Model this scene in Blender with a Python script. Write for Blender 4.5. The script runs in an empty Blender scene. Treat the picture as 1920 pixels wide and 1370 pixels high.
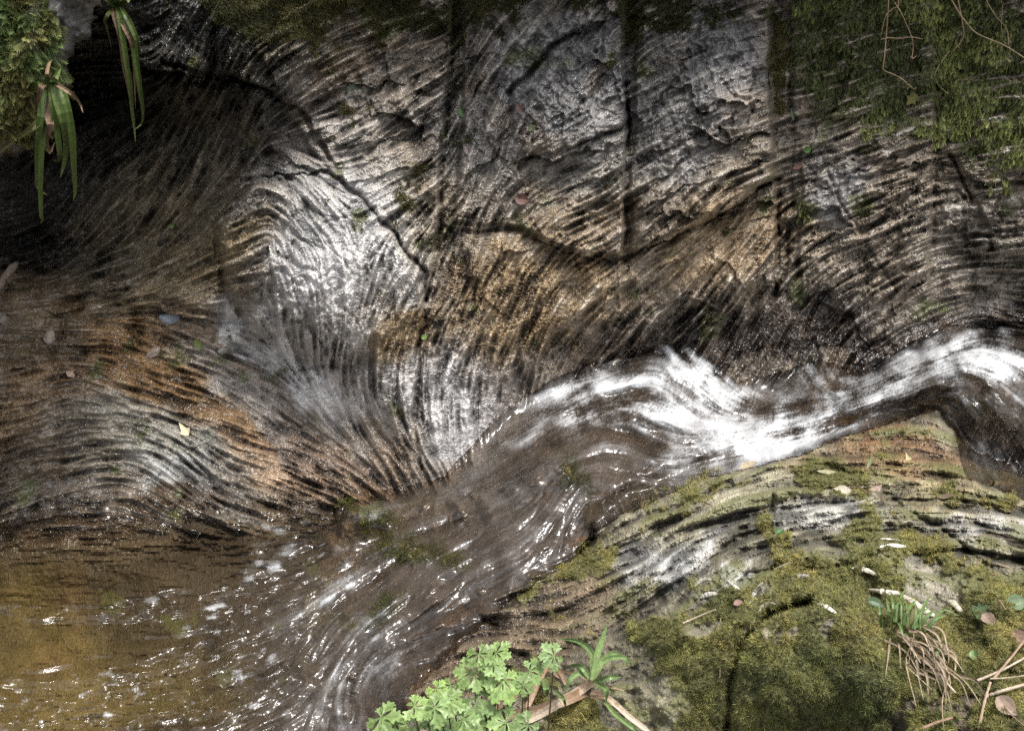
import bpy, math, random
import numpy as np
from mathutils import Vector, Matrix, Quaternion

random.seed(7)
rng = np.random.default_rng(11)
R = math.radians
F32 = np.float32

# ------------------------------------------------------------------ camera, sky, sun, exposure
scene = bpy.context.scene
col = scene.collection
CAM_H, PITCH, FOC = 1.9, R(32.0), 2059.0           # metres, tilt, focal length in photo pixels
cam_d = bpy.data.cameras.new('camera')
cam_d.sensor_fit = 'HORIZONTAL'
cam_d.angle = 2 * math.atan(960 / FOC)
cam_d.clip_start, cam_d.clip_end = 0.02, 500
cam = bpy.data.objects.new('camera', cam_d)
cam.location = (0, 0, CAM_H)
cam.rotation_euler = (math.pi / 2 - PITCH, 0, 0)
col.objects.link(cam)
scene.camera = cam

SUN_ELEV, SUN_AZ = R(77), R(110)                     # azimuth from +Y towards +X
world = bpy.data.worlds.new('World')
scene.world = world
world.use_nodes = True
wn, wl = world.node_tree.nodes, world.node_tree.links
bg = wn['Background']
sky = wn.new('ShaderNodeTexSky')
sky.sky_type = 'NISHITA'
sky.sun_disc = False
sky.sun_elevation, sky.sun_rotation = SUN_ELEV, SUN_AZ
sky.air_density, sky.dust_density, sky.ozone_density = 1.0, 5.0, 0.6
hs = wn.new('ShaderNodeHueSaturation')              # overcast: nearly neutral
hs.inputs['Saturation'].default_value = 0.25
wl.new(sky.outputs[0], hs.inputs['Color'])
wl.new(hs.outputs[0], bg.inputs[0])
bg.inputs[1].default_value = 0.115
sun_d = bpy.data.lights.new('sun', 'SUN')
sun_d.energy, sun_d.angle, sun_d.color = 1.5, R(10), (1.0, 0.96, 0.9)
sun = bpy.data.objects.new('sun', sun_d)
sdir = Vector((math.sin(SUN_AZ) * math.cos(SUN_ELEV), math.cos(SUN_AZ) * math.cos(SUN_ELEV), math.sin(SUN_ELEV)))
sun.rotation_euler = sdir.to_track_quat('Z', 'Y').to_euler()
sun.location = sdir * 12
col.objects.link(sun)
vs_ = scene.view_settings
vs_.view_transform = 'Standard'
vs_.look = 'None'
vs_.gamma = 1.0
vs_.use_curve_mapping = False
vs_.exposure = 1.2
scene.render.engine = 'CYCLES'
scene.render.filter_size = 1.1
scene.cycles.use_denoising = False
scene.cycles.denoiser = 'OPENIMAGEDENOISE'
scene.cycles.denoising_input_passes = 'RGB_ALBEDO_NORMAL'
scene.cycles.denoising_prefilter = 'NONE'
scene.cycles.max_bounces = 6
scene.cycles.sample_clamp_direct = 6.0
scene.cycles.sample_clamp_indirect = 2.5
scene.cycles.transparent_max_bounces = 8

# ------------------------------------------------------------------ survey helpers: photo sight lines to points of the place
SP, CP = math.sin(PITCH), math.cos(PITCH)
def ray(u, v):
    a = (np.asarray(u, float) - 960) / FOC
    b = -(np.asarray(v, float) - 685) / FOC
    return a, b * SP + CP, b * CP - SP
def t_y(u, v, y): return y / ray(u, v)[1]
def t_z(u, v, z): return (z - CAM_H) / ray(u, v)[2]
def pos(u, v, t):
    dx, dy, dz = ray(u, v)
    return np.stack([dx * t, dy * t, CAM_H + dz * t], -1)

# ------------------------------------------------------------------ array helpers (detail raster covers the frame with a pad)
S = 1.875
PAD = 60
RU0, RV0 = -PAD, -PAD
NW = int((1920 + 2 * PAD) / S) + 1
NH = int((1370 + 2 * PAD) / S) + 1
UU, VV = np.meshgrid((RU0 + np.arange(NW) * S).astype(F32), (RV0 + np.arange(NH) * S).astype(F32))

def box1(a, r, ax):
    a = np.moveaxis(a, ax, 0)
    n = a.shape[0]
    p = np.concatenate([np.repeat(a[:1], r + 1, 0), a, np.repeat(a[-1:], r, 0)], 0)
    c = np.cumsum(p, 0, dtype=np.float64)
    return np.moveaxis(((c[2 * r + 1:] - c[:n]) / (2 * r + 1)).astype(F32), 0, ax)
def blur(a, px):
    r = max(1, int(round(px / S)))
    for _ in range(2):
        a = box1(box1(a, r, 0), r, 1)
    return a
def unit(a): return ((a - a.mean()) / (a.std() + 1e-9)).astype(F32)
def white(): return rng.standard_normal((NH, NW), dtype=F32)
def noise(px): return unit(blur(white(), px)) if px >= S else white()
def fbm(px, octs=4, g=0.55):
    a, w = 0, 1.0
    for _ in range(octs):
        a = a + w * noise(px)
        px /= 2.0
        w *= g
    return unit(a)
def sstep(a, lo, hi):
    x = np.clip((a - lo) / (hi - lo), 0, 1)
    return (x * x * (3 - 2 * x)).astype(F32)

def flow_field(samples, sigma):
    """directions (u, v, degrees, up to the right positive) -> smooth orientation field on the raster"""
    k = 8
    cu, cv = UU[::k, ::k], VV[::k, ::k]
    sx = np.zeros_like(cu); sy = np.zeros_like(cu)
    for (u, v, d) in samples:
        r2 = ((cu - u) ** 2 + (cv - v) ** 2) / sigma ** 2
        w = np.exp(-r2) + 0.002 / (1 + r2 * r2)
        sx += w * math.cos(2 * R(d)); sy += w * math.sin(2 * R(d))
    m = np.hypot(sx, sy) + 1e-9
    gx = np.clip((UU - RU0) / (S * k), 0, cu.shape[1] - 1.001); gy = np.clip((VV - RV0) / (S * k), 0, cu.shape[0] - 1.001)
    ix, iy = gx.astype(int), gy.astype(int); fx, fy = gx - ix, gy - iy
    def up(a): return a[iy, ix] * (1 - fx) * (1 - fy) + a[iy, ix + 1] * fx * (1 - fy) + a[iy + 1, ix] * (1 - fx) * fy + a[iy + 1, ix + 1] * fx * fy
    th = 0.5 * np.arctan2(up(sy / m), up(sx / m))
    return np.cos(th).astype(F32), (-np.sin(th)).astype(F32)

def smear(field, layers, step=3.0, warp=None):
    """average each noise layer along the field: layers = [(noise, n_steps)]"""
    ox, oy = field
    if warp is not None:
        th = np.arctan2(oy, ox) + warp
        ox, oy = np.cos(th).astype(F32), np.sin(th).astype(F32)
    acc = [n.copy() for n, _ in layers]
    h = step / S
    top = max(n for _, n in layers)
    gy0, gx0 = np.mgrid[0:NH, 0:NW].astype(F32)
    for sg in (1, -1):
        x, y = gx0.copy(), gy0.copy()
        dx, dy = ox * sg, oy * sg
        for k in range(top):
            x += dx * h; y += dy * h
            np.clip(x, 0, NW - 1, out=x); np.clip(y, 0, NH - 1, out=y)
            idx = (y + 0.5).astype(np.int32) * NW + (x + 0.5).astype(np.int32)
            for q, (nz, n) in enumerate(layers):
                if k < n:
                    acc[q] += nz.ravel()[idx]
            nx, ny = ox.ravel()[idx], oy.ravel()[idx]
            s = np.where(nx * dx + ny * dy < 0, F32(-1), F32(1))
            dx, dy = nx * s, ny * s
    return [unit(a) for a in acc]

def in_poly(pts, u=None, v=None):
    u = UU if u is None else u; v = VV if v is None else v
    c = np.zeros(u.shape, bool)
    n = len(pts)
    for i in range(n):
        (x0, y0), (x1, y1) = pts[i], pts[(i + 1) % n]
        if y0 == y1: continue
        c ^= ((y0 > v) != (y1 > v)) & (u < (x1 - x0) * (v - y0) / (y1 - y0) + x0)
    return c
def line_dist(pts, u=None, v=None, closed=False):
    u = UU if u is None else u; v = VV if v is None else v
    d = np.full(u.shape, 1e9, F32)
    seg = list(zip(pts[:-1], pts[1:])) + ([(pts[-1], pts[0])] if closed else [])
    for (x0, y0), (x1, y1) in seg:
        ex, ey = x1 - x0, y1 - y0
        k = np.clip(((u - x0) * ex + (v - y0) * ey) / (ex * ex + ey * ey + 1e-9), 0, 1)
        np.minimum(d, (u - x0 - k * ex) ** 2 + (v - y0 - k * ey) ** 2, out=d)
    return np.sqrt(d)
def blob(u, v, ru, rv, deg=0.0, soft=1.0, W=(None, None)):
    a = R(deg)
    du, dv = (UU if W[0] is None else W[0]) - u, -((VV if W[1] is None else W[1]) - v)
    x = (du * math.cos(a) + dv * math.sin(a)) / ru
    y = (-du * math.sin(a) + dv * math.cos(a)) / rv
    return np.exp(-(x * x + y * y) ** soft).astype(F32)

def tps(ctrl, u, v, lam=1e-4):
    """ctrl: (u, v, t); a thin plate through 1/t, so planes stay planes"""
    c = np.array(ctrl, float)
    P = c[:, :2] / 1000.0
    f = 1.0 / c[:, 2]
    n = len(c)
    def U(r2): return np.where(r2 > 1e-12, 0.5 * r2 * np.log(r2 + 1e-12), 0)
    K = U(((P[:, None] - P[None]) ** 2).sum(-1)) + lam * np.eye(n)
    Q = np.c_[np.ones(n), P]
    A = np.block([[K, Q], [Q.T, np.zeros((3, 3))]])
    w = np.linalg.solve(A, np.r_[f, 0, 0, 0])
    u = np.asarray(u, float) / 1000; v = np.asarray(v, float) / 1000
    out = w[n] + w[n + 1] * u + w[n + 2] * v
    for i in range(n):
        out += w[i] * U((u - P[i, 0]) ** 2 + (v - P[i, 1]) ** 2)
    return 1.0 / out

def axis_coords(lo, hi, a, b, step, far):
    """fine inside [a, b], coarser outside to lo / hi"""
    mid = np.arange(a, b + 0.01, step)
    def side(n, sgn, start):
        out, x, s = [], start, step
        while abs(x - start) < n:
            s = min(s * 1.12, far); x += sgn * s; out.append(x)
        return out
    L = side(a - lo, -1, a)[::-1] if lo < a else []
    H = side(hi - b, 1, b) if hi > b else []
    return np.array(L + list(mid) + H, F32)
def pick(field, u, v):
    """raster field at any survey coordinate, mirrored outside the raster"""
    x = (u - RU0) / S; y = (v - RV0) / S
    px, py = 2.0 * (NW - 1), 2.0 * (NH - 1)
    x = np.abs(((x + NW - 1) % px) - (NW - 1)); y = np.abs(((y + NH - 1) % py) - (NH - 1))
    x = np.clip(x, 0, NW - 1.001); y = np.clip(y, 0, NH - 1.001)
    ix, iy = x.astype(np.int32), y.astype(np.int32); fx, fy = x - ix, y - iy
    if field.ndim == 3: fx, fy = fx[..., None], fy[..., None]
    return (field[iy, ix] * (1 - fx) + field[iy, ix + 1] * fx) * (1 - fy) + (field[iy + 1, ix] * (1 - fx) + field[iy + 1, ix + 1] * fx) * fy

def make_mesh(name, verts, quads, attrs):
    me = bpy.data.meshes.new(name)
    n, m = len(verts), len(quads)
    k = quads.shape[1]
    me.vertices.add(n); me.vertices.foreach_set('co', np.ascontiguousarray(verts, F32).ravel())
    me.loops.add(m * k); me.loops.foreach_set('vertex_index', np.ascontiguousarray(quads, np.int32).ravel())
    me.polygons.add(m); me.polygons.foreach_set('loop_start', np.arange(0, m * k, k, dtype=np.int32))
    me.update(calc_edges=True)
    for an, arr in attrs.items():
        if arr.ndim == 2:
            a = me.color_attributes.new(an, 'FLOAT_COLOR', 'POINT')
            a.data.foreach_set('color', np.c_[arr, np.ones(len(arr))].astype(F32).ravel())
        else:
            a = me.attributes.new(an, 'FLOAT', 'POINT')
            a.data.foreach_set('value', arr.astype(F32))
    return me
def link(name, me, mat=None, parent=None, label=None, cat=None, group=None, kind=None):
    o = bpy.data.objects.new(name, me)
    if me is not None and mat is not None:
        if not me.materials: me.materials.append(mat)
    col.objects.link(o)
    if parent is not None: o.parent = parent
    for k, x in (('label', label), ('category', cat), ('group', group), ('kind', kind)):
        if x: o[k] = x
    return o
def sheet_object(name, Pm, keep, attrs, mat, flat=False, **kw):
    """quads of the grid Pm (rows, cols, 3) where keep (rows-1, cols-1) holds"""
    H, W = Pm.shape[:2]
    id_ = np.arange(H * W).reshape(H, W)
    q = np.stack([id_[1:, :-1], id_[1:, 1:], id_[:-1, 1:], id_[:-1, :-1]], -1)[keep]
    used = np.unique(q)
    remap = np.full(H * W, -1, np.int32); remap[used] = np.arange(len(used))
    me = make_mesh(name, Pm.reshape(-1, 3)[used], remap[q], {k: (a.reshape(H * W, -1)[used] if a.ndim == 3 else a.ravel()[used]) for k, a in attrs.items()})
    if flat: me.attributes.new('sharp_face', 'BOOLEAN', 'FACE').data.foreach_set('value', np.ones(len(me.polygons), bool))
    return link(name, me, mat, **kw)
def incidence(u, v, t):
    P = pos(u, v, t)
    n = np.cross(np.gradient(P, axis=1), np.gradient(P, axis=0))
    n /= np.linalg.norm(n, axis=-1, keepdims=True) + 1e-12
    d = P - np.array([0, 0, CAM_H]); d /= np.linalg.norm(d, axis=-1, keepdims=True)
    return np.clip(np.abs((n * d).sum(-1)), 0.4, 1).astype(F32)
def quad_any(m): return m[1:, 1:] | m[:-1, 1:] | m[1:, :-1] | m[:-1, :-1]
def quad_mid(a): return a[:-1, :-1]
def mixc(c, rgb, w): return c * (1 - w[..., None]) + np.array(rgb, F32) * w[..., None]

# ------------------------------------------------------------------ materials
def nodes_of(name):
    m = bpy.data.materials.new(name)
    m.use_nodes = True
    nt = m.node_tree
    return m, nt, nt.nodes['Principled BSDF']
def N(nt, kind, **kw):
    n = nt.nodes.new(kind)
    for k, x in kw.items(): setattr(n, k, x)
    return n
def rock_material(name, bump=0.35, scale=260.0):
    m, nt, b = nodes_of(name)
    L = nt.links.new
    a = N(nt, 'ShaderNodeAttribute', attribute_name='col')
    w = N(nt, 'ShaderNodeAttribute', attribute_name='wet')
    tc = N(nt, 'ShaderNodeTexCoord')
    n1 = N(nt, 'ShaderNodeTexNoise'); n1.inputs['Scale'].default_value = scale; n1.inputs['Detail'].default_value = 4; n1.inputs['Roughness'].default_value = 0.65
    n2 = N(nt, 'ShaderNodeTexNoise'); n2.inputs['Scale'].default_value = 38; n2.inputs['Detail'].default_value = 5
    L(tc.outputs['Object'], n1.inputs['Vector']); L(tc.outputs['Object'], n2.inputs['Vector'])
    r1 = N(nt, 'ShaderNodeMapRange'); r1.inputs[1].default_value = 0.3; r1.inputs[2].default_value = 0.7; r1.inputs[3].default_value = 0.55; r1.inputs[4].default_value = 1.45
    L(n1.outputs['Fac'], r1.inputs[0])
    mx = N(nt, 'ShaderNodeMix', data_type='RGBA', blend_type='MULTIPLY'); mx.inputs[0].default_value = 1
    L(a.outputs['Color'], mx.inputs[6]); L(r1.outputs[0], mx.inputs[7])
    L(mx.outputs[2], b.inputs['Base Color'])
    rr = N(nt, 'ShaderNodeMapRange'); rr.inputs[3].default_value = 0.72; rr.inputs[4].default_value = 0.3
    L(w.outputs['Fac'], rr.inputs[0]); L(rr.outputs[0], b.inputs['Roughness'])
    cw = N(nt, 'ShaderNodeMath', operation='MULTIPLY'); L(w.outputs['Fac'], cw.inputs[0])
    r2 = N(nt, 'ShaderNodeMapRange'); r2.inputs[1].default_value = 0.3; r2.inputs[2].default_value = 0.55; L(n2.outputs['Fac'], r2.inputs[0]); L(r2.outputs[0], cw.inputs[1])
    L(cw.outputs[0], b.inputs['Coat Weight'])
    b.inputs['Coat Roughness'].default_value = 0.1
    b.inputs['Coat IOR'].default_value = 1.6
    bp = N(nt, 'ShaderNodeBump'); bp.inputs['Strength'].default_value = bump; bp.inputs['Distance'].default_value = 0.004
    L(n1.outputs['Fac'], bp.inputs['Height']); L(bp.outputs[0], b.inputs['Normal'])
    bc = N(nt, 'ShaderNodeBump'); bc.inputs['Strength'].default_value = bump * 1.8; bc.inputs['Distance'].default_value = 0.004
    L(n1.outputs['Fac'], bc.inputs['Height']); L(bc.outputs[0], b.inputs['Coat Normal'])
    return m
M_ROCK = rock_material('layered_wet_rock')
M_SLAB = rock_material('mossy_dry_rock', 0.4, 300)

def water_material():
    m, nt, b = nodes_of('stream_water')
    nt.nodes.remove(b)
    L = nt.links.new
    out = nt.nodes['Material Output']
    fo = N(nt, 'ShaderNodeAttribute', attribute_name='foam_glint')
    ti = N(nt, 'ShaderNodeAttribute', attribute_name='col')
    tc = N(nt, 'ShaderNodeTexCoord')
    nz = N(nt, 'ShaderNodeTexNoise'); nz.inputs['Scale'].default_value = 90; nz.inputs['Detail'].default_value = 3
    L(tc.outputs['Object'], nz.inputs['Vector'])
    bp = N(nt, 'ShaderNodeBump'); bp.inputs['Strength'].default_value = 0.2; bp.inputs['Distance'].default_value = 0.006
    L(nz.outputs['Fac'], bp.inputs['Height'])
    tr = N(nt, 'ShaderNodeBsdfTransparent'); L(ti.outputs['Color'], tr.inputs[0])
    gl = N(nt, 'ShaderNodeBsdfGlossy'); gl.inputs['Roughness'].default_value = 0.12; L(bp.outputs[0], gl.inputs['Normal'])
    fr = N(nt, 'ShaderNodeFresnel'); fr.inputs['IOR'].default_value = 1.45; L(bp.outputs[0], fr.inputs['Normal'])
    m1 = N(nt, 'ShaderNodeMixShader'); L(fr.outputs[0], m1.inputs[0]); L(tr.outputs[0], m1.inputs[1]); L(gl.outputs[0], m1.inputs[2])
    mk = N(nt, 'ShaderNodeAttribute', attribute_name='silt')
    sd_ = N(nt, 'ShaderNodeBsdfPrincipled'); sd_.inputs['Base Color'].default_value = (0.115, 0.096, 0.082, 1); sd_.inputs['Roughness'].default_value = 0.16; sd_.inputs['Coat Weight'].default_value = 1.0; sd_.inputs['Coat Roughness'].default_value = 0.1
    L(bp.outputs[0], sd_.inputs['Normal'])
    m0 = N(nt, 'ShaderNodeMixShader'); L(mk.outputs['Fac'], m0.inputs[0]); L(m1.outputs[0], m0.inputs[1]); L(sd_.outputs[0], m0.inputs[2])
    df = N(nt, 'ShaderNodeBsdfPrincipled'); df.inputs['Base Color'].default_value = (0.7, 0.72, 0.74, 1); df.inputs['Roughness'].default_value = 0.45
    df.inputs['Subsurface Weight'].default_value = 0.0
    m2 = N(nt, 'ShaderNodeMixShader'); L(fo.outputs['Fac'], m2.inputs[0]); L(m0.outputs[0], m2.inputs[1]); L(df.outputs[0], m2.inputs[2])
    L(m2.outputs[0], out.inputs['Surface'])
    return m
M_WATER = water_material()

# ------------------------------------------------------------------ the rock wall and pool bed
A_CTRL = []
for (u, v, y) in [
    (-800, -400, 2.5), (300, -400, 2.72), (900, -400, 2.86), (1500, -400, 2.86), (2700, -400, 2.9), (350, -230, 2.74), (700, -240, 2.84), (1050, -240, 2.86), (1400, -240, 2.86), (1750, -240, 2.84), (2200, -240, 2.8), (300, -110, 2.74),  # unseen wall top leans forward, added to shade the upper wall
    (0, 0, 2.55), (230, 0, 2.62), (400, 30, 2.66), (600, 30, 2.86), (800, 0, 2.98), (1000, 0, 3.0), (1300, 0, 3.0), (1600, 0, 2.96), (1900, 0, 2.9),
    (330, 130, 2.68), (470, 140, 2.76), (430, 230, 2.92), (330, 220, 2.98), (200, 230, 3.08), (100, 320, 3.12), (40, 430, 3.12), (220, 330, 3.05), (-300, 400, 3.1),
    (600, 180, 2.82), (560, 270, 2.80), (700, 250, 2.80), (330, 330, 2.96), (400, 400, 2.83), (300, 440, 2.9),
    (520, 360, 2.70), (620, 430, 2.60), (560, 520, 2.56), (680, 540, 2.55), (740, 600, 2.56), (440, 500, 2.68), (620, 640, 2.52), (720, 700, 2.50),
    (900, 300, 2.84), (1050, 250, 2.83), (950, 500, 2.66), (1050, 600, 2.62), (900, 650, 2.58), (880, 780, 2.50), (1100, 420, 2.76),
    (1300, 250, 2.84), (1350, 420, 2.76), (1300, 560, 2.68), (1600, 300, 2.84), (1600, 450, 2.74), (1550, 570, 2.68), (1850, 300, 2.82), (1850, 450, 2.74), (1850, 560, 2.70),
    (2400, 300, 2.75), (2400, 560, 2.65), (2750, 500, 2.6),
    ]:
    A_CTRL.append((u, v, t_y(u, v, y)))
for (u, v, z) in [
    (60, 545, .47), (-300, 560, .48), (200, 570, .43), (320, 570, .42), (100, 610, .40), (250, 640, .33), (400, 660, .27), (500, 700, .20), (600, 780, .12), (680, 850, .07), (780, 890, .05),
    (130, 690, .33), (300, 760, .20), (450, 850, .09), (570, 905, .03), (30, 620, .40), (-300, 700, .35), (20, 740, .30), (-300, 850, .12),
    (150, 790, .20), (250, 830, .145), (350, 870, .08), (230, 900, .045), (100, 870, .10), (0, 900, .05), (380, 925, .012), (480, 945, .005),
    (100, 960, -.006), (100, 1020, -.03), (300, 985, -.012), (300, 1040, -.045), (500, 1000, -.022), (-300, 1100, -.15), (100, 1150, -.16), (400, 1120, -.11), (200, 1300, -.18), (600, 1200, -.14), (-300, 1500, -.2), (500, 1480, -.2),
    (640, 940, .0), (850, 900, .03), (930, 850, .06), (1050, 760, .12), (1200, 690, .2), (1350, 720, .2), (1450, 720, .21), (1600, 690, .27), (1750, 640, .34), (1900, 600, .38), (2400, 600, .42),
    (900, 960, -.03), (1100, 870, .08), (1300, 800, .12), (1500, 810, .15), (1700, 730, .22), (1900, 700, .31),
    (1840, 820, .27), (1900, 900, .22), (1810, 900, .22), (1700, 900, .18), (1500, 900, .12), (2200, 900, .25), (2200, 1200, .1), (1300, 1000, .05), (1500, 1300, .0), (2500, 1500, .0), (900, 1400, -.2)]:
    A_CTRL.append((u, v, t_z(u, v, z)))

A_FLOW = [(1850, 400, 6), (1600, 380, 25), (1400, 260, 14), (1400, 180, 20), (1700, 440, 24), (1850, 500, 12), (1880, 570, -4), (1600, 520, 40), (1640, 480, 30), (1380, 480, 50), (1300, 420, 32), (1000, 520, 60),
    (1080, 400, 30), (950, 560, 64), (900, 650, 68), (1200, 560, 46), (1130, 330, 26), (700, 280, 24), (750, 230, 32), (600, 180, 24), (815, 480, 84), (720, 370, 24), (780, 420, 40),
    (560, 360, -30), (620, 400, -60), (650, 550, 84), (560, 480, -70), (600, 600, -84), (740, 600, 52), (700, 640, 62), (650, 700, -86), (700, 770, -70), (740, 830, -58), (600, 780, -44), (690, 870, -32),
    (500, 720, -36), (400, 680, -30), (250, 640, -15), (150, 600, 0), (200, 700, -32), (350, 780, -24), (500, 870, -16), (600, 905, -8), (850, 780, 88), (880, 700, 76), (820, 850, -68), (790, 700, 80),
    (300, 480, 27), (200, 540, 20), (100, 500, 18), (350, 400, 42), (280, 400, 52), (330, 300, 72), (240, 330, 62), (220, 262, 4), (150, 310, 50), (400, 250, 60), (60, 440, 15), (450, 420, 30), (420, 500, 18), (150, 400, 60),
    (150, 830, 12), (250, 840, -8), (320, 865, -34), (375, 905, -56), (80, 760, 20), (50, 650, 8), (450, 950, -20), (300, 1000, 0), (200, 1200, 5), (500, 1100, 20),
    (700, 100, 20), (1000, 100, 58), (1080, 150, 48), (1100, 250, 30), (900, 250, 70), (1230, 200, 30), (1240, 350, 32), (1550, 640, 55), (1700, 600, 25), (1450, 650, 60), (1850, 850, 55)]
fa = flow_field(A_FLOW, 85.0)
warp = 0.09 * noise(60) + 0.07 * noise(18)
nA = [unit(noise(8) + 0.3 * noise(3)), unit(noise(2) + .25 * noise(6)), unit(white() + .5 * noise(2)), unit(noise(20))]
A_c, A_m, A_f, A_x = smear(fa, [(nA[0], 14), (nA[1], 8), (nA[2], 5), (nA[3], 42)], 3.0, warp)
def terrace(x, k):
    y = x * k
    return (np.floor(y) + sstep(y - np.floor(y), 0.8, 1.0)) / k
def thin(a, c, w): return np.exp(-((a - c) / w) ** 2).astype(F32)
def crease(a): return np.exp(-(np.abs(a) / 0.13)) .astype(F32)
lump, lump2, spk = fbm(150, 4), fbm(46, 4), fbm(10, 3, 0.7)
X_m = smear((-fa[1], fa[0]), [(unit(noise(6) + .5 * white()), 9)], 2.5, 4 * warp)[0]                 # breaks across the layers
fine = np.clip(.8 + .4 * noise(50) + .3 * noise(18) + .5 * blob(1000, 540, 190, 130) + .5 * blob(1370, 480, 150, 100) + .4 * blob(1600, 450, 240, 120), .2, 1.7)

# natural blocks of the wall, bounded by its joints; (name, outline, how far it stands out, label)
J1 = [(842, -60), (846, 60), (836, 200), (824, 330), (822, 420), (800, 560), (788, 640), (776, 800), (792, 900)]
J2 = [(1168, -60), (1170, 60), (1173, 250), (1170, 380), (1168, 470)]
J3 = [(1442, -60), (1446, 150), (1452, 300), (1458, 450), (1452, 560)]
J4 = [(1752, 250), (1748, 400), (1742, 490)]
J5 = [(1780, 290), (1832, 400), (1858, 470)]
BLOCKS = [
    ('rock_slab', [(480, 90), (600, -60)] + J1[:5] + [(786, 512), (720, 430), (640, 340), (600, 300), (540, 210)], .028, 'tan layered slab left of the long vertical joint'),
    ('rock_slab', [(640, 335), (726, 425), (792, 512)] + [(786, 600), (776, 700), (700, 690), (560, 690), (470, 610), (420, 520), (400, 420), (450, 340), (540, 320)], .034, 'pale wet bulging slab with wavy cracks'),
    ('rock_slab', [(872, -60), (868, 250), (850, 410), (980, 425), (1080, 468), (1168, 476)] + J2[::-1], .03, 'grey slab with a stepped overhanging crack'),
    ('rock_slab', [(834, 430), (980, 432), (1080, 474), (1168, 484), (1230, 560), (1240, 640), (1080, 690), (930, 780), (860, 860), (800, 860), (792, 640), (826, 520)], .016, 'brown streaked block above the narrow water chute'),
    ('rock_slab', [(1200, -60), (1190, 200), (1180, 470), (1300, 418), (1454, 325), (1450, 200), (1444, -60)], .022, 'grey and tan slab topped by moss between two joints'),
    ('rock_slab', [(1180, 490), (1300, 436), (1456, 345), (1458, 450), (1452, 560), (1350, 650), (1260, 640)], .004, 'brown slanting block under the dark diagonal undercut'),
    ('rock_slab', [(1500, 270), (1620, 230), (1746, 250)] + J4[1:] + [(1700, 540), (1600, 590), (1502, 560)], .016, 'pale layered block right of the mossy strip'),
    ('rock_slab', [(1760, 300), (1782, 310), (1830, 410), (1850, 465), (1760, 500), (1752, 400)], .004, 'narrow wedge of rock between two cracks'),
    ('rock_slab', [(1796, 290), (1960, 260), (1980, 470), (1870, 470), (1840, 400)], .014, 'rounded banded block at the wall\'s right end'),
    ('rock_ledge', [(80, 590), (250, 575), (420, 620), (560, 700), (700, 860), (780, 900), (640, 925), (500, 900), (300, 800), (150, 740), (110, 680)], .0, 'orange brown water worn chute of thin layers'),
    ('rock_knob', [(40, 800), (180, 770), (300, 790), (400, 860), (440, 930), (380, 950), (240, 950), (90, 940), (0, 900)], .0, 'rounded pale knob rising out of the pool'),
]
wu, wv = 5 * noise(26) + 2.5 * noise(8) + 1.2 * noise(3), 5 * noise(26) + 2.5 * noise(8) + 1.2 * noise(3)
block_id = np.zeros((NH, NW), np.int16)
off = np.zeros((NH, NW), F32)
for i, (nm, pl, h, lb) in enumerate(BLOCKS):
    m = in_poly(pl, UU + .4 * wu, VV + .4 * wv)
    block_id[m] = i + 1; off[m] = h
off = blur(off, 2) * (1 - sstep(VV, 590, 700))

def groove(pts, depth, w, jitter=0.6):
    d = line_dist(pts, UU + wu * jitter, VV + wv * jitter)
    return -depth * (.8 * np.exp(-(d / (w * .62)) ** 2) + .2 * np.exp(-d / (w * 1.3))) * np.clip(0.8 + 0.35 * lump2, .1, 1.4)
def shelf(pts, H, fade, ends=24.0):
    """a bed standing out above the line, undercut below it"""
    us_, vs0 = [p[0] for p in pts], [p[1] for p in pts]
    x = UU + .6 * wu
    ds = np.interp(x, us_, vs0) - (VV + .9 * wv)
    w = sstep(x, us_[0] - ends, us_[0] + ends) * sstep(-x, -us_[-1] - ends, -us_[-1] + ends)
    return (H * w * np.where(ds > 0, np.exp(-np.maximum(ds, 0) / fade), -.45 * np.exp(np.minimum(ds, 0) / 26.0))).astype(F32)
def joint_u(J): return np.interp(VV, [p[1] for p in J], [p[0] for p in J]).astype(F32)
ju = [joint_u(J1), joint_u(J2), joint_u(J3), joint_u(J4) + 0 * UU, np.full_like(UU, 1990)]
saw = np.zeros((NH, NW), F32)
for i, (lo_, hi_, a_) in enumerate([(500.0, 0, .03), (0, 1, .075), (1, 2, .075), (2, 3, .06), (3, 4, .05)]):
    l_ = np.full_like(UU, lo_) if i == 0 else ju[lo_]
    k_ = np.clip((UU - l_) / (ju[hi_] - l_ + 1e-3), 0, 1)
    m_ = (UU >= l_) & (UU < ju[hi_])
    saw = np.where(m_, a_ * (np.minimum(k_ * 2.2, 1) * .65 + .35 * k_ - .5), saw)
saw = blur((saw * (1 - sstep(VV, 430, 620))).astype(F32), 1.9)
saw = saw + .4 * blur(np.where((UU < ju[0]) & (UU > 700) & (VV > 430), .03 * sstep(-VV, -820, -700), 0).astype(F32), 1.9)
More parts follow.
